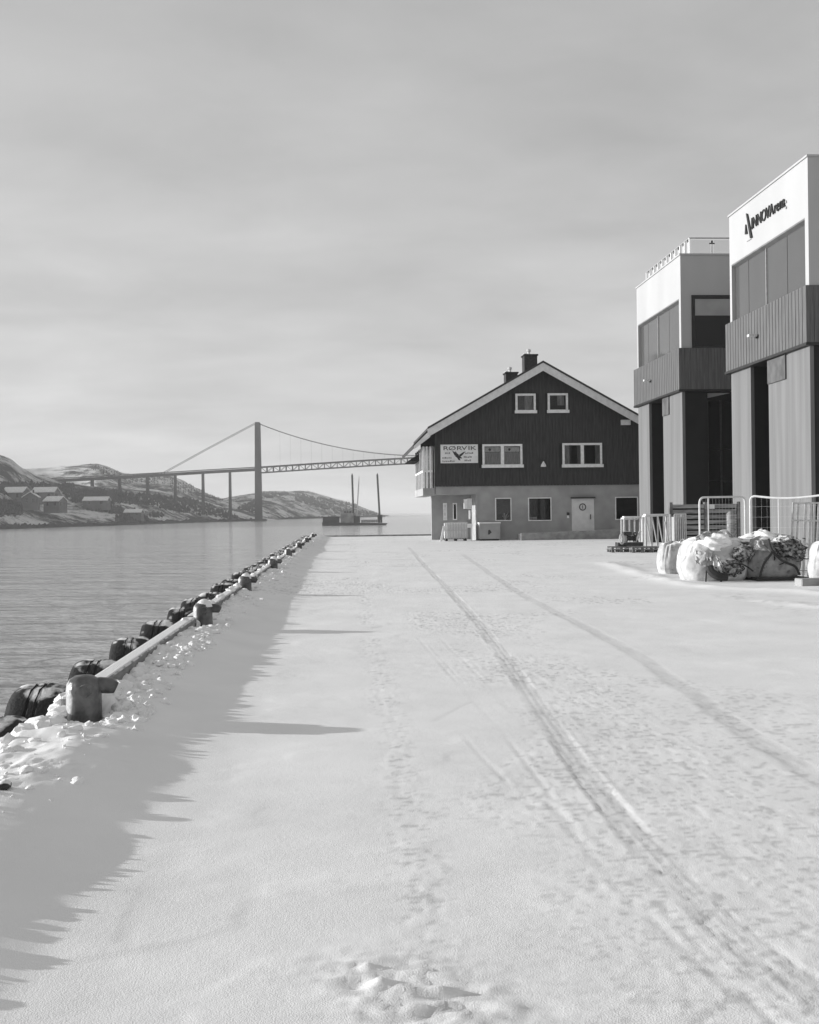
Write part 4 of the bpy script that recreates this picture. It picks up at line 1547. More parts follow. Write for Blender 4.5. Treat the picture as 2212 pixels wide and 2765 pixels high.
bird = MB()
for poly in ([bs(-0.16, 0.30), bs(-0.10, 0.06), bs(0.0, -0.04), bs(0.02, 0.08), bs(-0.05, 0.20)],
             [bs(0.02, 0.08), bs(0.04, -0.04), bs(0.11, 0.06), bs(0.20, 0.26), bs(0.13, 0.22), bs(0.07, 0.14)],
             [bs(-0.09, 0.02), bs(-0.03, -0.08), bs(0.01, -0.20), bs(0.06, -0.22), bs(0.04, -0.10), bs(0.09, -0.12), bs(0.10, -0.07), bs(0.04, 0.0), bs(0.0, 0.06)],
             [bs(-0.08, 0.30), bs(-0.06, 0.16), bs(-0.02, 0.12), bs(-0.05, 0.22)]):
    bird.prism_y(poly, SY - 0.012, SY - 0.001)
bird.build('bird_emblem', M_signink, sign)
r = random.Random(5)
for (fx0, fx1, fz) in ((0.12, 0.26, 0.53), (0.66, 0.86, 0.53), (0.05, 0.30, 0.28), (0.62, 0.84, 0.32), (0.05, 0.36, 0.10), (0.64, 0.82, 0.13)):
    m = MB()
    x = fx0
    while x < fx1:
        w = r.uniform(0.010, 0.022)
        m.box(sgx0 + sw * x, sgx0 + sw * (x + w), SY - 0.008, SY - 0.001, sgz0 + sh * (fz - 0.04), sgz0 + sh * (fz + r.uniform(0.02, 0.06)))
        x += w + r.uniform(0.012, 0.022)
    m.build('small_print', M_signink, sign)

# things standing at the house
q = at(1200, 1455, HY - 0.9)
gz = zs(q.x, HY - 1)
ibc = thing('container_crate', 'white ribbed container crate standing in the house recess', 'container', (q.x, HY - 0.9, gz))
xa, xb, za, zb_ = rect(1201, 1411, 1262, 1452, HY - 0.6)
MB().box(xa + 0.05, xb - 0.05, HY - 0.55, HY + 0.3, gz + 0.16, zb_ - 0.03).build('tank', M_signboard, ibc)
n = 9
for k in range(n):
    x = xa + 0.02 + (xb - xa - 0.04) * k / (n - 1)
    MB().bar((x, HY - 0.60, gz + 0.14), (x, HY - 0.60, zb_), 0.05).build('cage_bar', M_whitesteel, ibc)
for z in (gz + 0.2, (gz + zb_) / 2 + 0.1, zb_):
    MB().bar((xa, HY - 0.66, z), (xb, HY - 0.66, z), 0.04).build('cage_rail', M_whitesteel, ibc)
for k in range(3):
    x = xa + 0.06 + (xb - xa - 0.22) * k / 2
    MB().box(x, x + 0.12, HY - 0.6, HY + 0.3, gz - 0.02, gz + 0.13).build('pallet_foot', M_dkmetal, ibc)
xa, xb, za, zb_ = rect(1188, 1420, 1202, 1457, HY - 1.3)
o = MB().prism_y([(xa, gz), (xa + 0.13, gz), (xb + 0.02, zb_), (xb - 0.12, zb_)], HY - 1.36, HY - 1.26).build('leaning_board', M_signboard)
tag(o, 'white board leaning against the container crate by the house', 'board')
xa, xb, za, zb_ = rect(1262, 1414, 1270, 1425, HY - 0.55)
o = MB()
o.box(xa, xb + 0.12, HY - 0.7, HY - 0.5, za, zb_)
o.bar((xb + 0.05, HY - 0.6, gz), (xb + 0.05, HY - 0.6, za + 0.01), 0.07)
o = o.build('post_box', M_trim)
tag(o, 'small white box on a post between container and column', 'post box')

# chest with emblem beside the column
xa, xb, za, zb_ = rect(1296, 1413, 1351, 1455, HY - 1.0)
gz2 = zs(xa, HY - 1)
chest = thing('grit_chest', 'grey grit chest with dark emblem beside the white column', 'chest', (xa, HY - 1, gz2))
MB().box(xa, xb, HY - 1.0, HY - 0.2, gz2 + 0.10, zb_).build('body', M_render_grey, chest)
MB().box(xa - 0.03, xb + 0.03, HY - 1.04, HY - 0.16, zb_ + 0.001, zb_ + 0.06).build('lid', M_roofsnow, chest)
MB().box(xa + 0.08, xb - 0.08, HY - 0.9, HY - 0.3, gz2 - 0.1, gz2 + 0.098).build('base', M_dkmetal, chest)
xm, zm = xa + (xb - xa) * 0.48, za + (zb_ - za) * 0.42
MB().prism_y([(xm - 0.10, zm - 0.13), (xm - 0.02, zm - 0.13), (xm + 0.12, zm + 0.0), (xm + 0.02, zm + 0.15), (xm - 0.08, zm + 0.13)], HY - 1.012, HY - 1.001).build('emblem', M_signink, chest)

# ------------------------------------------------------------------ modern building: two bays facing the water
YN = 36.0
XF = at(2188, 1000, YN).x                # lit facade plane
near = at(2188, 1000, YN)


def fz(v, u=2188, Y=YN):
    return at(u, v, Y).z


Z_BAND0, Z_BAND1 = fz(924), fz(771)
Z_WIN1 = fz(582)
Z_TOP = fz(423)
B1 = (YN, atx(1973, 900, XF).y)
B2 = (atx(1842, 1100, XF).y, atx(1723, 1100, XF).y)
XD = XF + 11.0
GZ = -0.15


def arena(y0, y1, label, cols, win_us, sign_on, lamp_u):
    t = thing('office_building', label, 'building', (XF, y0, GZ))
    # white upper storeys around the window recess
    wy0, wy1 = y0 + 0.28, y1 - 0.22
    up = MB()
    up.box(XF, XD, y0, y1, Z_WIN1, Z_TOP)
    up.box(XF, XF + 0.5, y0, wy0, Z_BAND1 + 0.002, Z_WIN1 - 0.001)
    up.box(XF, XF + 0.5, wy1, y1, Z_BAND1 + 0.002, Z_WIN1 - 0.001)
    up.box(XF + 0.5, XD, y0, y1, Z_BAND1 + 0.002, Z_WIN1 - 0.001)
    up.build('upper_wall', M_arena_white, t)
    MB().box(XF - 0.05, XD + 0.05, y0 - 0.05, y1 + 0.05, Z_TOP + 0.001, Z_TOP + 0.07).build('parapet_cap', M_arena_white, t)
    win = MB().box(XF + 0.24, XF + 0.30, wy0, wy1, Z_WIN1 - 0.14, Z_WIN1 - 0.002)
    win = win.build('window', M_frame_dark, t)
    MB().prism_y([(XF + 0.0, Z_WIN1 - 0.002), (XF + 0.0, Z_WIN1 - 0.06), (XF + 0.23, Z_WIN1 - 0.16), (XF + 0.23, Z_WIN1 - 0.002)], wy0 + 0.002, wy1 - 0.002).build('lintel', M_arena_panel, win)
    ys_ = [wy0] + list(win_us) + [wy1]
    ys_ = sorted(ys_)
    for a, b in zip(ys_[:-1], ys_[1:]):
        MB().box(XF + 0.16, XF + 0.20, a + 0.02, b - 0.02, Z_BAND1 + 0.05, Z_WIN1 - 0.14).build('pane', M_arena_glass, win)
    for k, y in enumerate(sorted(win_us)):
        MB().box(XF + 0.11 if k % 2 else XF + 0.205, XF + 0.23, y - 0.018, y + 0.018, Z_BAND1 + 0.04, Z_WIN1 - 0.13).build('mullion', M_metal if k % 2 else M_frame_dark, win)
    MB().box(XF - 0.02, XF + 0.23, wy0 + 0.003, wy1 - 0.003, Z_BAND1 + 0.003, Z_BAND1 + 0.045).build('sill', M_arena_white, win)
    # timber band
    XB = XF - 0.14
    MB().box(XB + 0.04, XD, y0 - 0.02, y1 + 0.32, Z_BAND0 + 0.02, Z_BAND1).build('band_core', M_wall_dark, t)
    nby = int((y1 + 0.34 - y0) / 0.145)
    for k in range(nby):
        ya = y0 - 0.02 + k * 0.145
        MB().box(XB + (0.012 if k % 2 else 0.0), XB + 0.039, ya, ya + 0.132, Z_BAND0, Z_BAND1 + 0.01).build('board', M_arena_wood, t)
    nbx = int(4.5 / 0.145)
    for k in range(nbx):
        xa = XB + k * 0.145
        MB().box(xa, xa + 0.132, y0 - 0.06 + (0.01 if k % 2 else 0), y0 - 0.021, Z_BAND0, Z_BAND1 + 0.01).build('board', M_arena_wood, t)
    MB().box(XB - 0.01, XD, y0 - 0.05, y1 + 0.33, Z_BAND0 - 0.10, Z_BAND0 - 0.001).build('drip_edge', M_frame_dark, t)
    # columns and recess below
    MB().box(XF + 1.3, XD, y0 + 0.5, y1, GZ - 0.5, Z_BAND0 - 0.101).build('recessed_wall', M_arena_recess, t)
    for (a, b, xo) in cols:
        MB().box(XF + xo, XF + 0.16, a, b, GZ - 0.5, Z_BAND0 - 0.102).build('facade_panel', M_arena_panel, t)
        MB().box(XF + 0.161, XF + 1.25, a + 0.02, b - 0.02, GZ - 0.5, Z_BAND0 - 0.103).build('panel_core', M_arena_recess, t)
    q = atx(lamp_u[0], lamp_u[1], XB)
    lamp = MB().box(XB - 0.05, XB, q.y - 0.06, q.y + 0.06, q.z - 0.05, q.z + 0.05).build('wall_lamp', M_dkmetal, t)
    mm = MB()
    mm.box(XB - 0.36, XB - 0.04, q.y - 0.11, q.y + 0.11, q.z + 0.01, q.z + 0.10)
    mm.build('lamp_head', M_whitesteel, lamp)
    return t


def fy(u):
    return atx(u, 1100, XF).y


w1 = [fy(2120), fy(2065), fy(2016)]
w2 = [fy(1802), fy(1773), fy(1746)]
c1 = [(YN + 0.05, fy(2128) - 0.02, 0.02), (fy(2128), fy(2073), 0.05), (fy(2027), B1[1] + 0.02, 0.02)]
c2 = [(B2[0] + 0.03, fy(1808) - 0.02, 0.02), (fy(1808), fy(1788), 0.05), (fy(1752), B2[1], 0.02)]
a1 = arena(B1[0], B1[1], 'tall white building bay with dark lettering at the right edge', c1, w1, True, (2045, 910))
a2 = arena(B2[0], B2[1], 'white building bay with glass roof railing behind the lettered one', c2, w2, False, (1757, 1030))
# box over the door gap of the near bay
for t, a, b in ((a1, fy(2122), fy(2074)), (a2, fy(1806), fy(1789))):
    MB().box(XF - 0.01, XF + 0.049, a, b, Z_BAND0 - 1.0, Z_BAND0 - 0.12).build('shutter_box', M_slatdark, t)
# south window of the far bay
y0 = B2[0]
xa, za = at(1867, 800, y0).x, at(1867, 938, y0).z
zb_ = at(1900, 797, y0).z
xb = xa + 5.5
w = MB()
w.box(xa, xb, y0 - 0.05, y0 - 0.001, zb_ - 0.18, zb_)
w.box(xa, xa + 0.16, y0 - 0.05, y0 - 0.001, Z_BAND1 + 0.03, zb_ - 0.181)
w = w.build('window', M_frame_dark, a2)
zsplit = at(1920, 852, y0).z
MB().box(xa + 0.161, xb, y0 - 0.03, y0 - 0.004, zsplit, zb_ - 0.182).build('blind', M_render_grey, w)
MB().box(xa + 0.161, xa + 2.6, y0 - 0.03, y0 - 0.004, Z_BAND1 + 0.10, zsplit - 0.002).build('pane', M_black_glass, w)
MB().box(xa + 2.66, xb, y0 - 0.03, y0 - 0.004, Z_BAND1 + 0.10, zsplit - 0.002).build('pane', M_black_glass, w)
MB().box(xa, xb, y0 - 0.07, y0 - 0.004, Z_BAND1 + 0.015, Z_BAND1 + 0.09).build('sill', M_dkmetal, w)
# recessed entrance glazing under the far bay, seen from the south
ye = B2[0] + 0.45
ent = MB().box(XF + 1.3, XD, ye, ye + 0.04, GZ - 0.4, Z_BAND0 - 0.103).build('entrance_wall', M_arena_recess, a2)
exs = [at(1884, 1200, ye).x, at(1911, 1200, ye).x, at(1947, 1200, ye).x, at(1985, 1200, ye).x]
zt_ = at(1900, 1082, ye).z
for k in range(3):
    z0_ = GZ + 0.3
    zz = [z0_, at(1900, 1300, ye).z, at(1900, 1213, ye).z, zt_]
    for j in range(3):
        MB().box(exs[k] + 0.05, exs[k + 1] - 0.05, ye - 0.03, ye - 0.002, zz[j] + 0.04, zz[j + 1] - 0.04).build('entrance_pane', M_black_glass, a2)
MB().prism_y([(exs[0], zt_ + 0.02), (at(1972, 1056, ye).x, Z_BAND0 - 0.14), (exs[0], Z_BAND0 - 0.14)], ye - 0.04, ye - 0.003).build('pale_triangle', M_arena_white, a2)  # pale upright triangle just under the timber band
for x in exs[:3]:
    MB().box(x - 0.05, x + 0.04, ye - 0.06, ye - 0.003, GZ, zt_ + 0.01).build('mullion', M_dkmetal, a2)

# roof railing on the far bay: stainless rail, posts, glass panels
xr0 = at(1863, 660, B2[0] + 0.5).x
yr0 = B2[0] + 0.55
yr1 = atx(1746, 740, xr0).y
rail = thing('roof_railing', 'glass roof railing with steel posts on top of the farther bay', 'railing', (xr0, yr0, Z_TOP + 0.08))
zr0, zr1 = Z_TOP + 0.07, Z_TOP + 0.95
MB().tube([(xr0, yr0, zr1), (xr0, yr1, zr1)], 0.035, 8).build('handrail', M_metal, rail)
MB().tube([(xr0, yr0, zr1), (xr0 + 7, yr0, zr1)], 0.035, 8).build('handrail', M_metal, rail)
MB().box(xr0, xr0 + 7, yr0 - 0.03, yr0 + 0.03, zr0, zr0 + 0.09).build('base_rail', M_dkmetal, rail)
npst = 11
for k in range(npst):
    y = yr0 + (yr1 - yr0) * k / (npst - 1)
    MB().tube([(xr0, y, zr0), (xr0, y, zr1)], 0.028, 8).build('post', M_metal, rail)
    if k < npst - 1:
        y2 = yr0 + (yr1 - yr0) * (k + 1) / (npst - 1)
        MB().box(xr0 - 0.012, xr0 + 0.0, y + 0.10, y2 - 0.42, zr0 + 0.03, zr1 - 0.16).build('frosted_panel', M_arena_white, rail)
        MB().tube([(xr0, (y + y2 - 0.3) / 2, zr1 - 0.17), (xr0, (y + y2 - 0.3) / 2, zr1 - 0.02)], 0.03, 6).build('clamp', M_dkmetal, rail)
for k in (1, 2, 3, 4):
    x = xr0 + k * 1.1
    MB().tube([(x, yr0, zr0), (x, yr0, zr1 - 0.22)], 0.028, 8).build('post', M_metal, rail)
    mm = MB()
    mm.bar((x - 0.13, yr0, zr1 - 0.26), (x + 0.13, yr0, zr1 - 0.26), 0.05)
    mm.bar((x, yr0, zr1 - 0.26), (x, yr0, zr1 - 0.12), 0.07)
    mm.build('clamp', M_dkmetal, rail)
    MB().box(x - 1.02, x - 0.08, yr0 - 0.006, yr0 + 0.006, zr0 + 0.10, zr1 - 0.10).build('glass_panel', M_railglass, rail)

# lettering on the lit facade of the near bay
sgn = thing('wall_lettering', 'raised dark lettering with slanted logo on the white facade', 'sign', (XF, fy(2060), fz(560)))
XS = XF - 0.03
ta, tb_ = atx(2031, 622, XF), atx(2117, 572, XF)
zlow = atx(2031, 620, XF).z
zhi = atx(2031, 588, XF).z
hcap = zhi - zlow
put_text('INNOVArena', ta.y, zlow, ta.y - atx(2122, 560, XF).y, hcap, XS, M_letter, sgn, face='W')
lg = MB()


def sp(u, v):
    q = atx(u, v, XF)
    return (q.y, q.z)


lg.prism_x([sp(2018.0, 576), sp(2021.5, 578), sp(2034, 641), sp(2029, 643)], XS - 0.03, XF - 0.001)
lg.prism_x([sp(2015, 633), sp(2016.5, 606), sp(2020.5, 631)], XS - 0.03, XF - 0.001)
lg.build('logo_mark', M_letter, sgn)
MB().prism_x([sp(2019, 651), sp(2030, 644), sp(2030, 645.5), sp(2019, 652.5)], XS - 0.005, XF - 0.001).build('logo_underline', M_render_grey, sgn)
q1, q2 = sp(2124, 545), sp(2124, 561)
MB().box(XS - 0.01, XF - 0.001, q1[0] - 0.05, q1[0] + 0.03, q1[1] - 0.04, q1[1] + 0.04).build('logo_dot', M_render_grey, sgn)
MB().box(XS - 0.01, XF - 0.001, q2[0] - 0.05, q2[0] + 0.03, q2[1] - 0.04, q2[1] + 0.04).build('logo_dot', M_render_grey, sgn)

# ------------------------------------------------------------------ storage yard in front of the building
# slatted timber screen
SYY = 31.0
p0, p1 = at(1812, 1470, SYY), at(1990, 1470, SYY)
gz = zs(p0.x, SYY)
zt_ = at(1900, 1361, SYY).z
scr = thing('slatted_screen', 'weathered timber screen of horizontal slats behind the bags', 'screen', (p0.x, SYY, gz))
ns = 12
for k in range(ns):
    z0_ = gz + 0.04 + k * (zt_ - gz) / ns
    MB().box(p0.x + 0.06, p1.x, SYY - 0.02 - 0.01 * (k % 2), SYY + 0.02, z0_, z0_ + (zt_ - gz) / ns - 0.045).build('slat', M_slat, scr)
MB().box(p0.x + 0.06, p1.x, SYY + 0.06, SYY + 0.09, gz, zt_ - 0.02).build('backing_board', M_wall_dark, scr)
for x in (p0.x - 0.04, p0.x + 1.0, p1.x + 0.01):
    MB().box(x, x + 0.09, SYY - 0.05, SYY + 0.055, gz - 0.1, zt_ + 0.06).build('post', M_pallet, scr)
q = at(1914, 1362, SYY)
o = MB().box(q.x, q.x + 0.16, SYY - 0.05, SYY - 0.035, at(1914, 1374, SYY).z, q.z).build('notice', M_signboard)
tag(o, 'small white square notice fixed to the slatted screen', 'notice')

# snow-dusted crate stack and barrel-like bundle against the screen
q0, q1 = at(1822, 1440, SYY - 0.9), at(1852, 1388, SYY - 0.9)
gz = zs(q0.x, SYY - 0.9)
cr_ = thing('wire_crate', 'pale upright wire crate in front of the slatted screen', 'crate', (q0.x, SYY - 0.9, gz))
for k in range(7):
    x = q0.x + (q1.x - q0.x) * k / 6
    MB().bar((x, SYY - 0.9, gz), (x, SYY - 0.9, q1.z), 0.03).build('wire', M_metal, cr_)
    if k in (0, 6):
        MB().bar((x, SYY - 0.5, gz), (x, SYY - 0.5, q1.z), 0.03).build('wire', M_metal, cr_)
for z in (gz + 0.3, gz + 0.8, q1.z):
    MB().bar((q0.x, SYY - 0.93, z), (q1.x, SYY - 0.93, z), 0.03).build('rim', M_metal, cr_)
MB().box(q0.x + 0.03, q1.x - 0.03, SYY - 0.87, SYY - 0.5, gz + 0.02, q1.z - 0.08).build('contents', M_curtain, cr_)
q0, q1 = at(1968, 1470, SYY - 0.6), at(1980, 1381, SYY - 0.6)
o = MB().lathe([(0.11, 0), (0.12, 0.5), (0.115, 1.2), (0.12, q1.z - gz - 0.06), (0.05, q1.z - gz)], 12, org=((q0.x + q1.x) / 2, SYY - 0.6, gz)).build('rolled_tarpaulin', M_slat, smooth=True)
tag(o, 'snow-tipped rolled tarpaulin standing upright at the screen end', 'roll')


def round_poly(pts, r, k=5):
    out = []
    P = [Vector(p) for p in pts]
    for i, p in enumerate(P):
        if i in (0, len(P) - 1):
            out.append(p)
            continue
        a = (P[i - 1] - p).normalized() * r
        b = (P[i + 1] - p).normalized() * r
        for j in range(k + 1):
            t = j / k
            out.append((p + a) * (1 - t) ** 2 + p * 2 * t * (1 - t) + (p + b) * t * t)
    return out


def mesh_fence(pl, pr, label, sag=0.0, posts=(), wires=14):
    """temporary fence panel: bent tube frame with wire infill on rubber feet"""
    zl, zr_ = zs(pl.x, pl.y), zs(pr.x, pr.y)
    t = thing('fence_panel', label, 'fence', (pl.x, pl.y, zl), 'temporary fence panels')
    a, b = Vector((pl.x, pl.y, zl)), Vector((pr.x, pr.y, zr_))
    n = 8
    top = []
    for i in range(n + 1):
        f = i / n
        top.append(Vector((pl.x + (pr.x - pl.x) * f, pl.y + (pr.y - pl.y) * f, pl.z + (pr.z - pl.z) * f - sag * math.sin(math.pi * min(1, f * 1.1)))))
    path = round_poly([a, top[0], top[1]], 0.16)[:-1] + top[1:-1] + round_poly([top[-2], top[-1], b], 0.16)[1:]
    MB().tube(path, 0.027, 8).build('frame', M_whitesteel, t, smooth=True)
    for f in posts:
        q = top[0].lerp(top[-1], f)
        q.z = top[int(f * n)].z
        g = a.lerp(b, f)
        MB().tube([g, q], 0.016, 6).build('upright', M_whitesteel, t)
    MB().tube([a + Vector((0, 0, 0.18)), b + Vector((0, 0, 0.18))], 0.016, 6).build('bottom_tube', M_whitesteel, t)
    w = MB()
    for i in range(1, wires):
        f = i / wires
        g = a.lerp(b, f)
        q = top[0].lerp(top[-1], f)
        q.z = top[min(n, int(round(f * n)))].z - 0.02
        w.bar(g + Vector((0, 0, 0.18)), q, 0.0025)
    for i in range(1, 7):
        z = 0.18 + (pl.z - zl - 0.2) * i / 7
        w.bar(a + Vector((0, 0, z)), b + Vector((0, 0, z)), 0.0025)
    w.build('wire_mesh', M_metal, t)
    for q in (a, b):
        MB().box(q.x - 0.12, q.x + 0.12, q.y - 0.33, q.y + 0.33, q.z - 0.03, q.z + 0.11).build('foot', M_dkmetal, t)


def fp(u, v, Y):
    return at(u, v, Y)


mesh_fence(fp(1889, 1343, 27.6), fp(2012, 1341, 27.9), 'white tube fence panel standing behind the middle bag', 0.0, (0.19,))
mesh_fence(fp(2026, 1338, 27.0), fp(2245, 1336, 25.6), 'wide sagging tube fence panel behind the right-hand bag', 0.075, (0.36,))

# steel rack at the right edge
RKY = 26.4
q0 = at(2176, 1356, RKY)
gz = zs(q0.x, RKY)
rack = thing('steel_rack', 'tall galvanised steel rack cut by the right edge', 'rack', (q0.x, RKY, gz))
us = (2176, 2190, 2212, 2235)
for k, u in enumerate(us):
    top = at(u, 1357, RKY)
    b = at(u - 8, 1530, RKY)
    MB().bar((b.x, RKY, gz), top, 0.045).build('upright', M_metal, rack)
    MB().bar((b.x + 0.02, RKY + 0.8, gz), (top.x + 0.02, RKY + 0.8, top.z), 0.045).build('upright', M_metal, rack)
for v in (1358, 1406, 1470):
    a, b = at(2175, v, RKY), at(2240, v, RKY)
    for dy in (0.0, 0.8):
        MB().bar((a.x, RKY + dy - 0.03, a.z), (b.x, RKY + dy - 0.03, b.z), 0.04).build('cross_bar', M_metal, rack)

# lattice frames leaning together, white with snow
LY = 45.0
labels = ['white lattice frame nearest the dark house, left of the pair', 'white lattice frame with slanting braces beside the slatted screen']
for k, (ua, ub, vt, Y, slant) in enumerate(((1686, 1742, 1396, LY, 0.0), (1744, 1808, 1390, LY - 1.0, 0.35))):
    a, b = at(ua, vt + 4, Y), at(ub, vt, Y)
    gz = zs(a.x, Y)
    t = thing('lattice_frame', labels[k], 'frame', (a.x, Y, gz), 'white lattice frames')
    for dy in (0.0, 0.45):
        MB().bar((a.x, Y + dy, a.z), (b.x, Y + dy, b.z), 0.075).build('top_rail', M_whitesteel, t)
        MB().bar((a.x, Y + dy, gz + 0.12), (b.x, Y + dy, gz + 0.12), 0.07).build('bottom_rail', M_whitesteel, t)
        nv = 5
        for j in (range(nv) if dy == 0 else (0, nv - 1)):
            f = j / (nv - 1)
            p = Vector((a.x, Y + dy, a.z)).lerp(Vector((b.x, Y + dy, b.z)), f)
            MB().bar((p.x, Y + dy, gz + 0.05), p, 0.065 if j in (0, nv - 1) else 0.05).build('bar', M_whitesteel, t)
            if slant and j < nv - 1 and dy == 0:
                x2 = a.x + (b.x - a.x) * (j + 1) / (nv - 1)
                MB().bar((x2, Y + dy + 0.03, gz + 0.12), (p.x + 0.02, Y + dy + 0.03, p.z), 0.04).build('brace', M_whitesteel, t)
    for j in (0, 1):
        x = a.x if j == 0 else b.x
        MB().bar((x, Y, a.z), (x, Y + 0.45, a.z), 0.06).build('end_tie', M_whitesteel, t)
    MB().box(a.x + 0.02, b.x - 0.02, Y + 0.1, Y + 0.4, a.z + 0.03, a.z + 0.09).build('snow_strip', M_lump, t)

# pallets with gear on them
PYY = 43.2
for k, (ua, ub, Y, lab) in enumerate(((1652, 1706, PYY, 'snowy wooden pallet carrying dark gear, left of the lattice frames'),
                                      (1708, 1788, PYY - 0.6, 'longer snowy pallet in front of the lattice frames'))):
    a, b = at(ua, 1490, Y), at(ub, 1490, Y)
    gz = zs(a.x, Y)
    t = thing('pallet', lab, 'pallet', (a.x, Y, gz), 'wooden pallets in the yard')
    nbk = 3 if k == 0 else 4
    for j in range(nbk):
        x = a.x + (b.x - a.x - 0.12) * j / (nbk - 1)
        for yy in (0.0, 0.35, 0.7):
            MB().box(x, x + 0.12, Y + yy, Y + yy + 0.10, gz - 0.01, gz + 0.10).build('block', M_pallet, t)
    for j in range(5):
        y = Y - 0.02 + j * 0.19
        MB().box(a.x, b.x, y, y + 0.12, gz + 0.101, gz + 0.125).build('deck_plank', M_pallet, t)
    for j in range(2):
        MB().box(a.x, b.x, Y + 0.02 + 0.66 * j, Y + 0.10 + 0.66 * j, gz + 0.19, gz + 0.235).build('runner', M_pallet, t)
    for j in range(nbk):
        x = a.x + (b.x - a.x - 0.1) * j / (nbk - 1)
        MB().box(x, x + 0.10, Y + 0.02, Y + 0.74, gz + 0.126, gz + 0.189).build('stringer', M_pallet, t)
# gear: a small winch-like machine, a coil and a crate
a, b = at(1665, 1480, PYY + 0.2), at(1738, 1440, PYY + 0.2)
gz = zs(a.x, PYY) + 0.24
g = thing('winch', 'dark winch machine with handle on the snowy pallet', 'machine', (a.x + 0.6, PYY + 0.3, gz))
MB().box(a.x + 0.05, b.x - 0.05, PYY + 0.1, PYY + 0.6, gz, gz + 0.16).build('bed', M_junk, g)
MB().lathe([(0.20, 0), (0.20, 0.05), (0.11, 0.06), (0.11, 0.34), (0.20, 0.35), (0.20, 0.40)], 16, axis='X', org=(a.x + 0.42, PYY + 0.35, gz + 0.33)).build('drum', M_junk, g)
MB().bar((a.x + 0.75, PYY + 0.25, gz + 0.1), (a.x + 1.02, PYY + 0.25, gz + 0.62), 0.09).build('lever', M_metal, g)
MB().bar((a.x + 0.92, PYY + 0.35, gz + 0.1), (a.x + 0.80, PYY + 0.35, gz + 0.58), 0.10).build('lever', M_junk, g)
MB().box(a.x + 0.30, a.x + 0.62, PYY + 0.12, PYY + 0.5, gz + 0.45, gz + 0.60).build('motor_cover', M_junk, g)
q = at(1679, 1450, PYY + 0.1)
m = MB()
for k in range(3):
    m.tube([(q.x + (0.16 - 0.02 * k) * math.cos(t_) * 0.6, PYY + 0.05 + 0.05 * k, gz + 0.30 + 0.2 * math.sin(t_)) for t_ in [2 * math.pi * j / 14 for j in range(15)]], 0.03, 6)
o = m.build('hose_coil', M_metal, smooth=True)
tag(o, 'pale coiled hose standing at the left end of the pallet', 'hose')

# ------------------------------------------------------------------ big bags


def bag_body(cx, cy, gz, w, d, h, seed, name, m, parent, crumple=0.08, top_pinch=0.75, slump=0.0):
    n1, n2 = 56, 34
    vs, fs = [], []
    TH = np.linspace(0, 2 * math.pi, n1, endpoint=False)
    for a in range(n2 + 1):
        f = a / n2
        z = h * (1 - (1 - f) ** 1.15)
        if f < 0.10:
            rr = 0.86 + 0.14 * (f / 0.10) ** 0.5
        elif f < 0.55:
            rr = 1.0 + 0.06 * math.sin((f - 0.1) / 0.45 * math.pi)
        else:
            g = (f - 0.55) / 0.45
            rr = 1.0 - (1 - top_pinch) * g ** 1.6
            if f > 0.9:
                rr *= max(0.02, 1 - ((f - 0.9) / 0.1) ** 1.5)
        ct, st = np.cos(TH), np.sin(TH)
        p = 2 / 3.2
        sx = np.sign(ct) * np.abs(ct) ** p
        sy = np.sign(st) * np.abs(st) ** p
        nn = fbm(ct * 1.8 + seed * 3.3 + z * 1.5, st * 1.8 + z * 2.2, 4, seed) - 0.5
        fold = np.sin(TH * 13 + 3 * fbm(ct * 2 + seed, st * 2 + z, 2, seed + 2) * 4) * (0.018 + 0.06 * max(0, f - 0.35))
        k = rr * (1 + crumple * 2 * nn + fold)
        zz = z + (fbm(ct * 2.2 + seed, st * 2.2 + 4, 3, seed + 9) - 0.5) * 0.35 * h * max(0, f - 0.4)
        for b in range(n1):
            vs.append((cx + w / 2 * sx[b] * k[b] + slump * f * f, cy + d / 2 * sy[b] * k[b], gz + zz[b]))
    for a in range(n2):
        for b in range(n1):
            b2 = (b + 1) % n1
            fs.append((a * n1 + b, a * n1 + b2, (a + 1) * n1 + b2, (a + 1) * n1 + b))
    fs.append(tuple(n2 * n1 + b for b in range(n1)))
    return MB().add(vs, fs).build(name, m, parent, smooth=True)


def blob(cx, cy, cz, rx, ry, rz, seed, name, m, parent, amp=0.5, fr=2.5, sub=4):
    bm = bmesh.new()
    bmesh.ops.create_icosphere(bm, subdivisions=sub, radius=1.0)
    P = np.array([v.co[:] for v in bm.verts])
    d = 1 + amp * (fbm(P[:, 0] * fr + seed + P[:, 2] * fr, P[:, 1] * fr - P[:, 2] * fr * 0.7, 5, seed) - 0.5) * 2
    P = P * d[:, None]
    for v, p in zip(bm.verts, P):
        v.co = (cx + p[0] * rx, cy + p[1] * ry, cz + p[2] * rz)
    me = bpy.data.meshes.new(name)
    bm.to_mesh(me)
    bm.free()
    me.materials.append(m)
    me.polygons.foreach_set('use_smooth', [True] * len(me.polygons))
    o = bpy.data.objects.new(name, me)
    C.objects.link(o)
    if parent:
        o.parent = parent
        o.matrix_parent_inverse = Matrix.Translation(-PAR[parent.name])
    return o


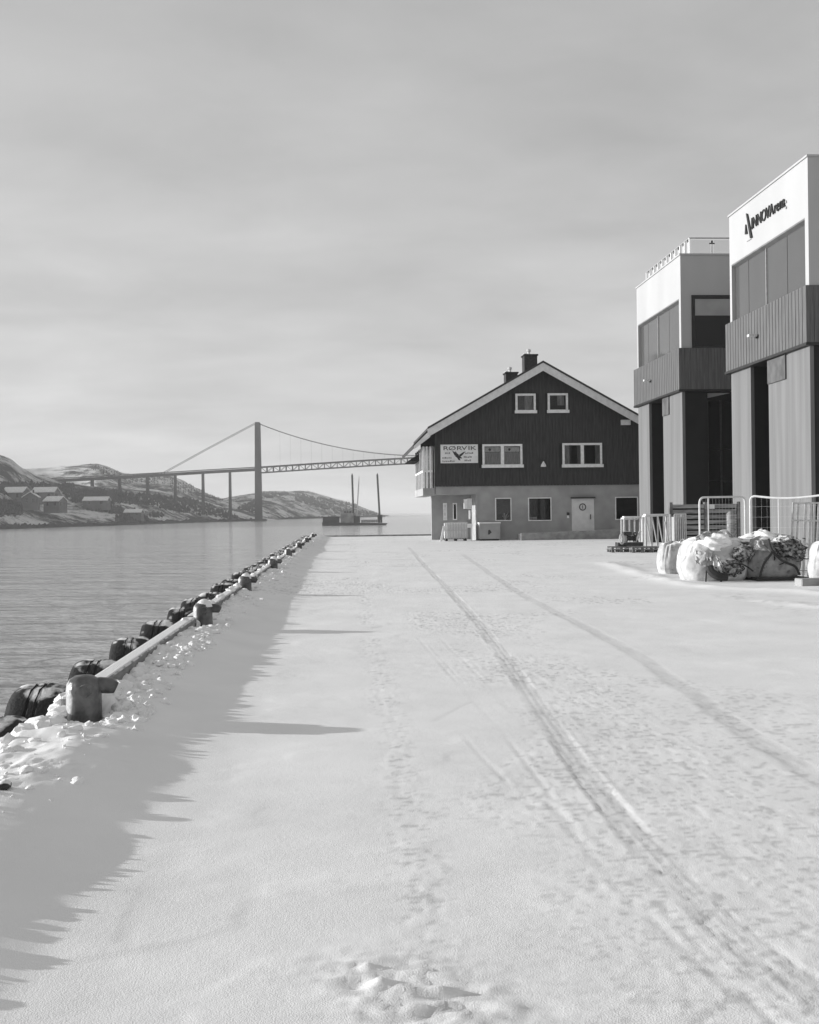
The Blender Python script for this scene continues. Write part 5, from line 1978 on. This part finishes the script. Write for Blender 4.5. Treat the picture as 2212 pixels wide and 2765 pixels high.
def flap(pts_bottom, pts_top, seed, name, m, parent, nseg=14):
    """crumpled sheet between two edges with real thickness"""
    A = smooth_poly(pts_bottom, nseg // max(1, len(pts_bottom) - 1))
    B = smooth_poly(pts_top, nseg // max(1, len(pts_top) - 1))
    n = min(len(A), len(B))
    R = 8
    vs, fs = [], []
    r = random.Random(seed)
    for k in range(R + 1):
        for i in range(n):
            p = A[i].lerp(B[i], k / R)
            j = noise2(np.array([i * 0.9 + seed]), np.array([k * 0.8]), seed)[0] - 0.5
            j2 = noise2(np.array([i * 0.7 + seed]), np.array([k * 0.9 + 30]), seed + 3)[0] - 0.5
            vs.append((p.x + j2 * 0.05, p.y + j * 0.14, p.z + j * 0.05))
    for k in range(R):
        for i in range(n - 1):
            fs.append((k * n + i, k * n + i + 1, (k + 1) * n + i + 1, (k + 1) * n + i))
    o = MB().add(vs, fs).build(name, m, parent, smooth=True, fix=False)
    s = o.modifiers.new('thickness', 'SOLIDIFY')
    s.thickness = 0.012
    return o


def snow_patch_mat(base, name, amount, sc):
    m = MATS[base].copy()
    m.name = name
    return snow_or_lit_side(m, amount, 0.82, sc)


def dirt_flecks(m, amount, sc):
    nt = m.node_tree
    p = nt.nodes['Principled BSDF']
    src = p.inputs['Base Color'].links[0].from_socket
    t = nt.nodes.new('ShaderNodeTexCoord')
    n = nt.nodes.new('ShaderNodeTexNoise')
    n.inputs['Scale'].default_value = sc
    n.inputs['Detail'].default_value = 6
    n.inputs['Roughness'].default_value = 0.7
    nt.links.new(t.outputs['Object'], n.inputs['Vector'])
    r = nt.nodes.new('ShaderNodeMapRange')
    r.inputs['From Min'].default_value = 0.56
    r.inputs['From Max'].default_value = 0.66
    r.inputs['To Max'].default_value = amount
    nt.links.new(n.outputs['Fac'], r.inputs['Value'])
    mx = nt.nodes.new('ShaderNodeMix')
    mx.data_type = 'RGBA'
    nt.links.new(r.outputs[0], mx.inputs['Factor'])
    nt.links.new(src, mx.inputs[6])
    mx.inputs[7].default_value = (0.06, 0.06, 0.06, 1)
    nt.links.new(mx.outputs[2], p.inputs['Base Color'])


dirt_flecks(M_bag, 0.45, 5.0)
dirt_flecks(M_bag2, 0.7, 6.0)
M_bag_s = snow_patch_mat('woven_bag', 'woven_bag_snowy', 0.75, 6)
M_bag2_s = snow_patch_mat('woven_bag_worn', 'worn_bag_snowy', 0.65, 6)
M_net_s = snow_patch_mat('net_heap', 'net_heap_snowy', 0.55, 14)

# small round bag on the left
BYs = 28.4
a, b = at(1790, 1545, BYs), at(1868, 1462, BYs)
gz = zs(a.x, BYs)
t = thing('bulk_bag', 'small plump pale bulk bag, leftmost of the snowy bags', 'bag', ((a.x + b.x) / 2, BYs, gz), 'bulk bags in the yard')
bag_body((a.x + b.x) / 2, BYs + 0.3, gz - 0.03, (b.x - a.x) * 1.02, 0.75, b.z - gz, 4, 'body', M_bag_s, t, 0.05, 0.7)
flap([(a.x + 0.42, BYs + 0.1, b.z - 0.12), (a.x + 0.6, BYs + 0.05, b.z - 0.12), (a.x + 0.78, BYs + 0.1, b.z - 0.1)],
     [(a.x + 0.46, BYs + 0.12, b.z - 0.04), (a.x + 0.62, BYs + 0.1, b.z + 0.06), (a.x + 0.74, BYs + 0.15, b.z - 0.02)], 3, 'flap', M_bag_s, t)

# middle bag: torn, with a dark net bundle spilling at its front
BYm = 25.4
a, b = at(1862, 1572, BYm), at(2030, 1432, BYm)
gz = zs(a.x, BYm)
cx = (a.x + b.x) / 2
t = thing('bulk_bag', 'large torn white bulk bag with dark netting spilling from its front', 'bag', (cx, BYm, gz), 'bulk bags in the yard')
bag_body(cx, BYm + 0.6, gz - 0.03, (b.x - a.x) * 0.99, 1.2, (b.z - gz) * 0.90, 12, 'body', M_bag_s, t, 0.08, 0.72)
q = at(1972, 1535, BYm - 0.2)
blob(q.x - 0.02, BYm + 0.10, gz + 0.30, 0.42, 0.30, 0.24, 31, 'net_bundle', M_net_s, t, 0.35, 3.5)
blob(at(2005, 1490, BYm).x, BYm + 0.02, at(2005, 1495, BYm).z, 0.26, 0.22, 0.20, 35, 'net_bundle', M_net_s, t, 0.5, 4)
blob(at(1945, 1460, BYm).x, BYm + 0.35, at(1945, 1468, BYm).z, 0.42, 0.4, 0.24, 38, 'snow_heap', M_lump, t, 0.4, 3)
P = [at(1916, 1530, BYm - 0.12), at(1922, 1545, BYm - 0.18), at(1940, 1556, BYm - 0.24), at(1962, 1558, BYm - 0.22)]
MB().tube(smooth_poly(P, 6), [0.10] * 19, 8).build('dark_roll', M_strap, t, smooth=True)
P = [at(1960, 1528, BYm - 0.24), at(1985, 1521, BYm - 0.26), at(2010, 1526, BYm - 0.22), at(2034, 1542, BYm - 0.12)]
MB().tube(smooth_poly(P, 6), 0.018, 6).build('rope', M_strap, t, smooth=True)
MB().bar(at(1906, 1575, BYm - 0.05), at(1908, 1540, BYm - 0.05), 0.03, 0.02).build('strap', M_strap, t)
MB().bar(at(1947, 1573, BYm - 0.12), at(1948, 1552, BYm - 0.16), 0.05, 0.02).build('strap', M_strap, t)
flap([at(1875, 1475, BYm + 0.25), at(1900, 1478, BYm + 0.15), at(1928, 1470, BYm + 0.2)], [at(1880, 1450, BYm + 0.3), at(1908, 1434, BYm + 0.3), at(1936, 1446, BYm + 0.35)], 7, 'flap', M_bag2_s, t)
flap([at(1930, 1462, BYm + 0.1), at(1955, 1460, BYm + 0.05), at(1992, 1468, BYm + 0.2)], [at(1938, 1434, BYm + 0.25), at(1962, 1431, BYm + 0.25), at(1978, 1442, BYm + 0.35)], 9, 'flap', M_bag_s, t)
flap([at(1880, 1520, BYm + 0.0), at(1905, 1530, BYm - 0.08), at(1925, 1535, BYm - 0.08)], [at(1878, 1485, BYm + 0.12), at(1908, 1490, BYm - 0.02), at(1930, 1492, BYm - 0.02)], 15, 'flap', M_bag_s, t)
flap([at(1925, 1548, BYm - 0.1), at(1940, 1542, BYm - 0.2), at(1952, 1548, BYm - 0.2)], [at(1918, 1512, BYm - 0.06), at(1936, 1500, BYm - 0.1), at(1950, 1512, BYm - 0.12)], 17, 'flap', M_bag_s, t)

# right bag: grey, with a heap of netting on top and dark straps
BYr = 25.2
a, b = at(2034, 1570, BYr), at(2176, 1425, BYr)
gz = zs(a.x, BYr)
cx = (a.x + b.x) / 2
t = thing('bulk_bag', 'large grey bulk bag heaped with tangled netting, right of the torn bag', 'bag', (cx, BYr, gz), 'bulk bags in the yard')
bag_body(cx, BYr + 0.65, gz + 0.05, (b.x - a.x) * 0.98, 1.15, (b.z - gz) * 0.80, 22, 'body', M_bag2_s, t, 0.05, 0.8)
q = at(2128, 1478, BYr)
blob(q.x, BYr + 0.35, q.z, 0.46, 0.45, 0.27, 41, 'net_heap', M_net_s, t, 0.45, 4.5)
q = at(2160, 1500, BYr)
blob(q.x - 0.05, BYr + 0.25, q.z, 0.22, 0.3, 0.17, 43, 'net_heap', M_net_s, t, 0.5, 5)
q = at(2090, 1455, BYr)
blob(q.x, BYr + 0.6, q.z, 0.32, 0.3, 0.18, 47, 'snow_heap', M_lump, t, 0.35, 3)
r = random.Random(21)
m = MB()
for k in range(26):
    p = at(r.uniform(2085, 2172), r.uniform(1452, 1515), BYr - 0.05 + r.uniform(0, 0.15))
    p2 = p + Vector((r.uniform(-0.25, 0.25), r.uniform(-0.1, 0.05), r.uniform(-0.12, 0.05)))
    pm_ = p.lerp(p2, 0.5) + Vector((0, -0.06, r.uniform(-0.02, 0.08)))
    m.tube(smooth_poly([p, pm_, p2], 4), 0.013, 5)
m.build('tangled_rope', M_strap, t, smooth=True)
flap([at(1985, 1462, BYr + 0.6), at(2020, 1465, BYr + 0.4), at(2070, 1470, BYr + 0.2)], [at(1990, 1452, BYr + 0.7), at(2025, 1440, BYr + 0.6), at(2062, 1428, BYr + 0.6)], 27, 'flap', M_bag_s, t)
flap([at(2036, 1482, BYr + 0.05), at(2050, 1484, BYr - 0.02), at(2082, 1492, BYr - 0.02)], [at(2038, 1462, BYr + 0.15), at(2054, 1458, BYr + 0.1), at(2074, 1470, BYr + 0.15)], 29, 'flap', M_bag_s, t)
P = [at(2076, 1455, BYr + 0.02), at(2080, 1475, BYr - 0.06), at(2086, 1490, BYr - 0.08), at(2072, 1510, BYr - 0.06), at(2060, 1530, BYr - 0.04), at(2052, 1562, BYr - 0.02)]
MB().tube(smooth_poly(P, 6), 0.028, 7).build('strap', M_strap, t, smooth=True)
P = [at(2088, 1488, BYr - 0.08), at(2105, 1508, BYr - 0.10), at(2125, 1520, BYr - 0.10), at(2148, 1530, BYr - 0.06), at(2160, 1552, BYr + 0.0)]
MB().tube(smooth_poly(P, 6), 0.030, 7).build('strap', M_strap, t, smooth=True)
MB().box(a.x + 0.1, b.x + 0.08, BYr - 0.02, BYr + 1.2, gz - 0.03, gz + 0.075).build('pallet_base', M_strap, t)

# bag cut by the right edge
q0 = at(2203, 1560, 23.6)
gz = zs(q0.x, 23.6)
t = thing('bulk_bag', 'white bulk bag cut off by the right edge of the picture', 'bag', (q0.x + 0.5, 23.9, gz), 'bulk bags in the yard')
bag_body(q0.x + 0.58, 24.0, gz, 1.0, 0.7, at(2210, 1458, 23.6).z - gz, 33, 'body', M_bag_s, t, 0.06, 0.7)

# low concrete blocks at the foot of the rack
q0 = at(2168, 1575, 23.3)
o = MB().box(q0.x, q0.x + 0.9, 23.35, 23.75, zs(q0.x, 23.4) - 0.02, at(2180, 1563, 23.4).z)
o = bevel(o.build('kerb_block', M_concrete), 0.02)
tag(o, 'low pale kerb block at the foot of the bags on the right', 'block')

# ------------------------------------------------------------------ haze over the sound
hz = MB().box(-4000, 4000, -1000, 5900, WATER - 4.0, 84.0).build('haze', M_lump)
hz.data.materials.clear()
hm = bpy.data.materials.new('haze_air')
hm.use_nodes = True
nt = hm.node_tree
nt.nodes.clear()
o_ = nt.nodes.new('ShaderNodeOutputMaterial')
pv = nt.nodes.new('ShaderNodeVolumePrincipled')
pv.inputs['Color'].default_value = (0.95, 0.95, 0.95, 1)
pv.inputs['Density'].default_value = 0.00024
pv.inputs['Anisotropy'].default_value = 0.2
nt.links.new(pv.outputs[0], o_.inputs['Volume'])
hz.data.materials.append(hm)
hz['kind'] = 'stuff'
hz['label'] = 'thin pale winter haze over the sound'
hz['category'] = 'haze'
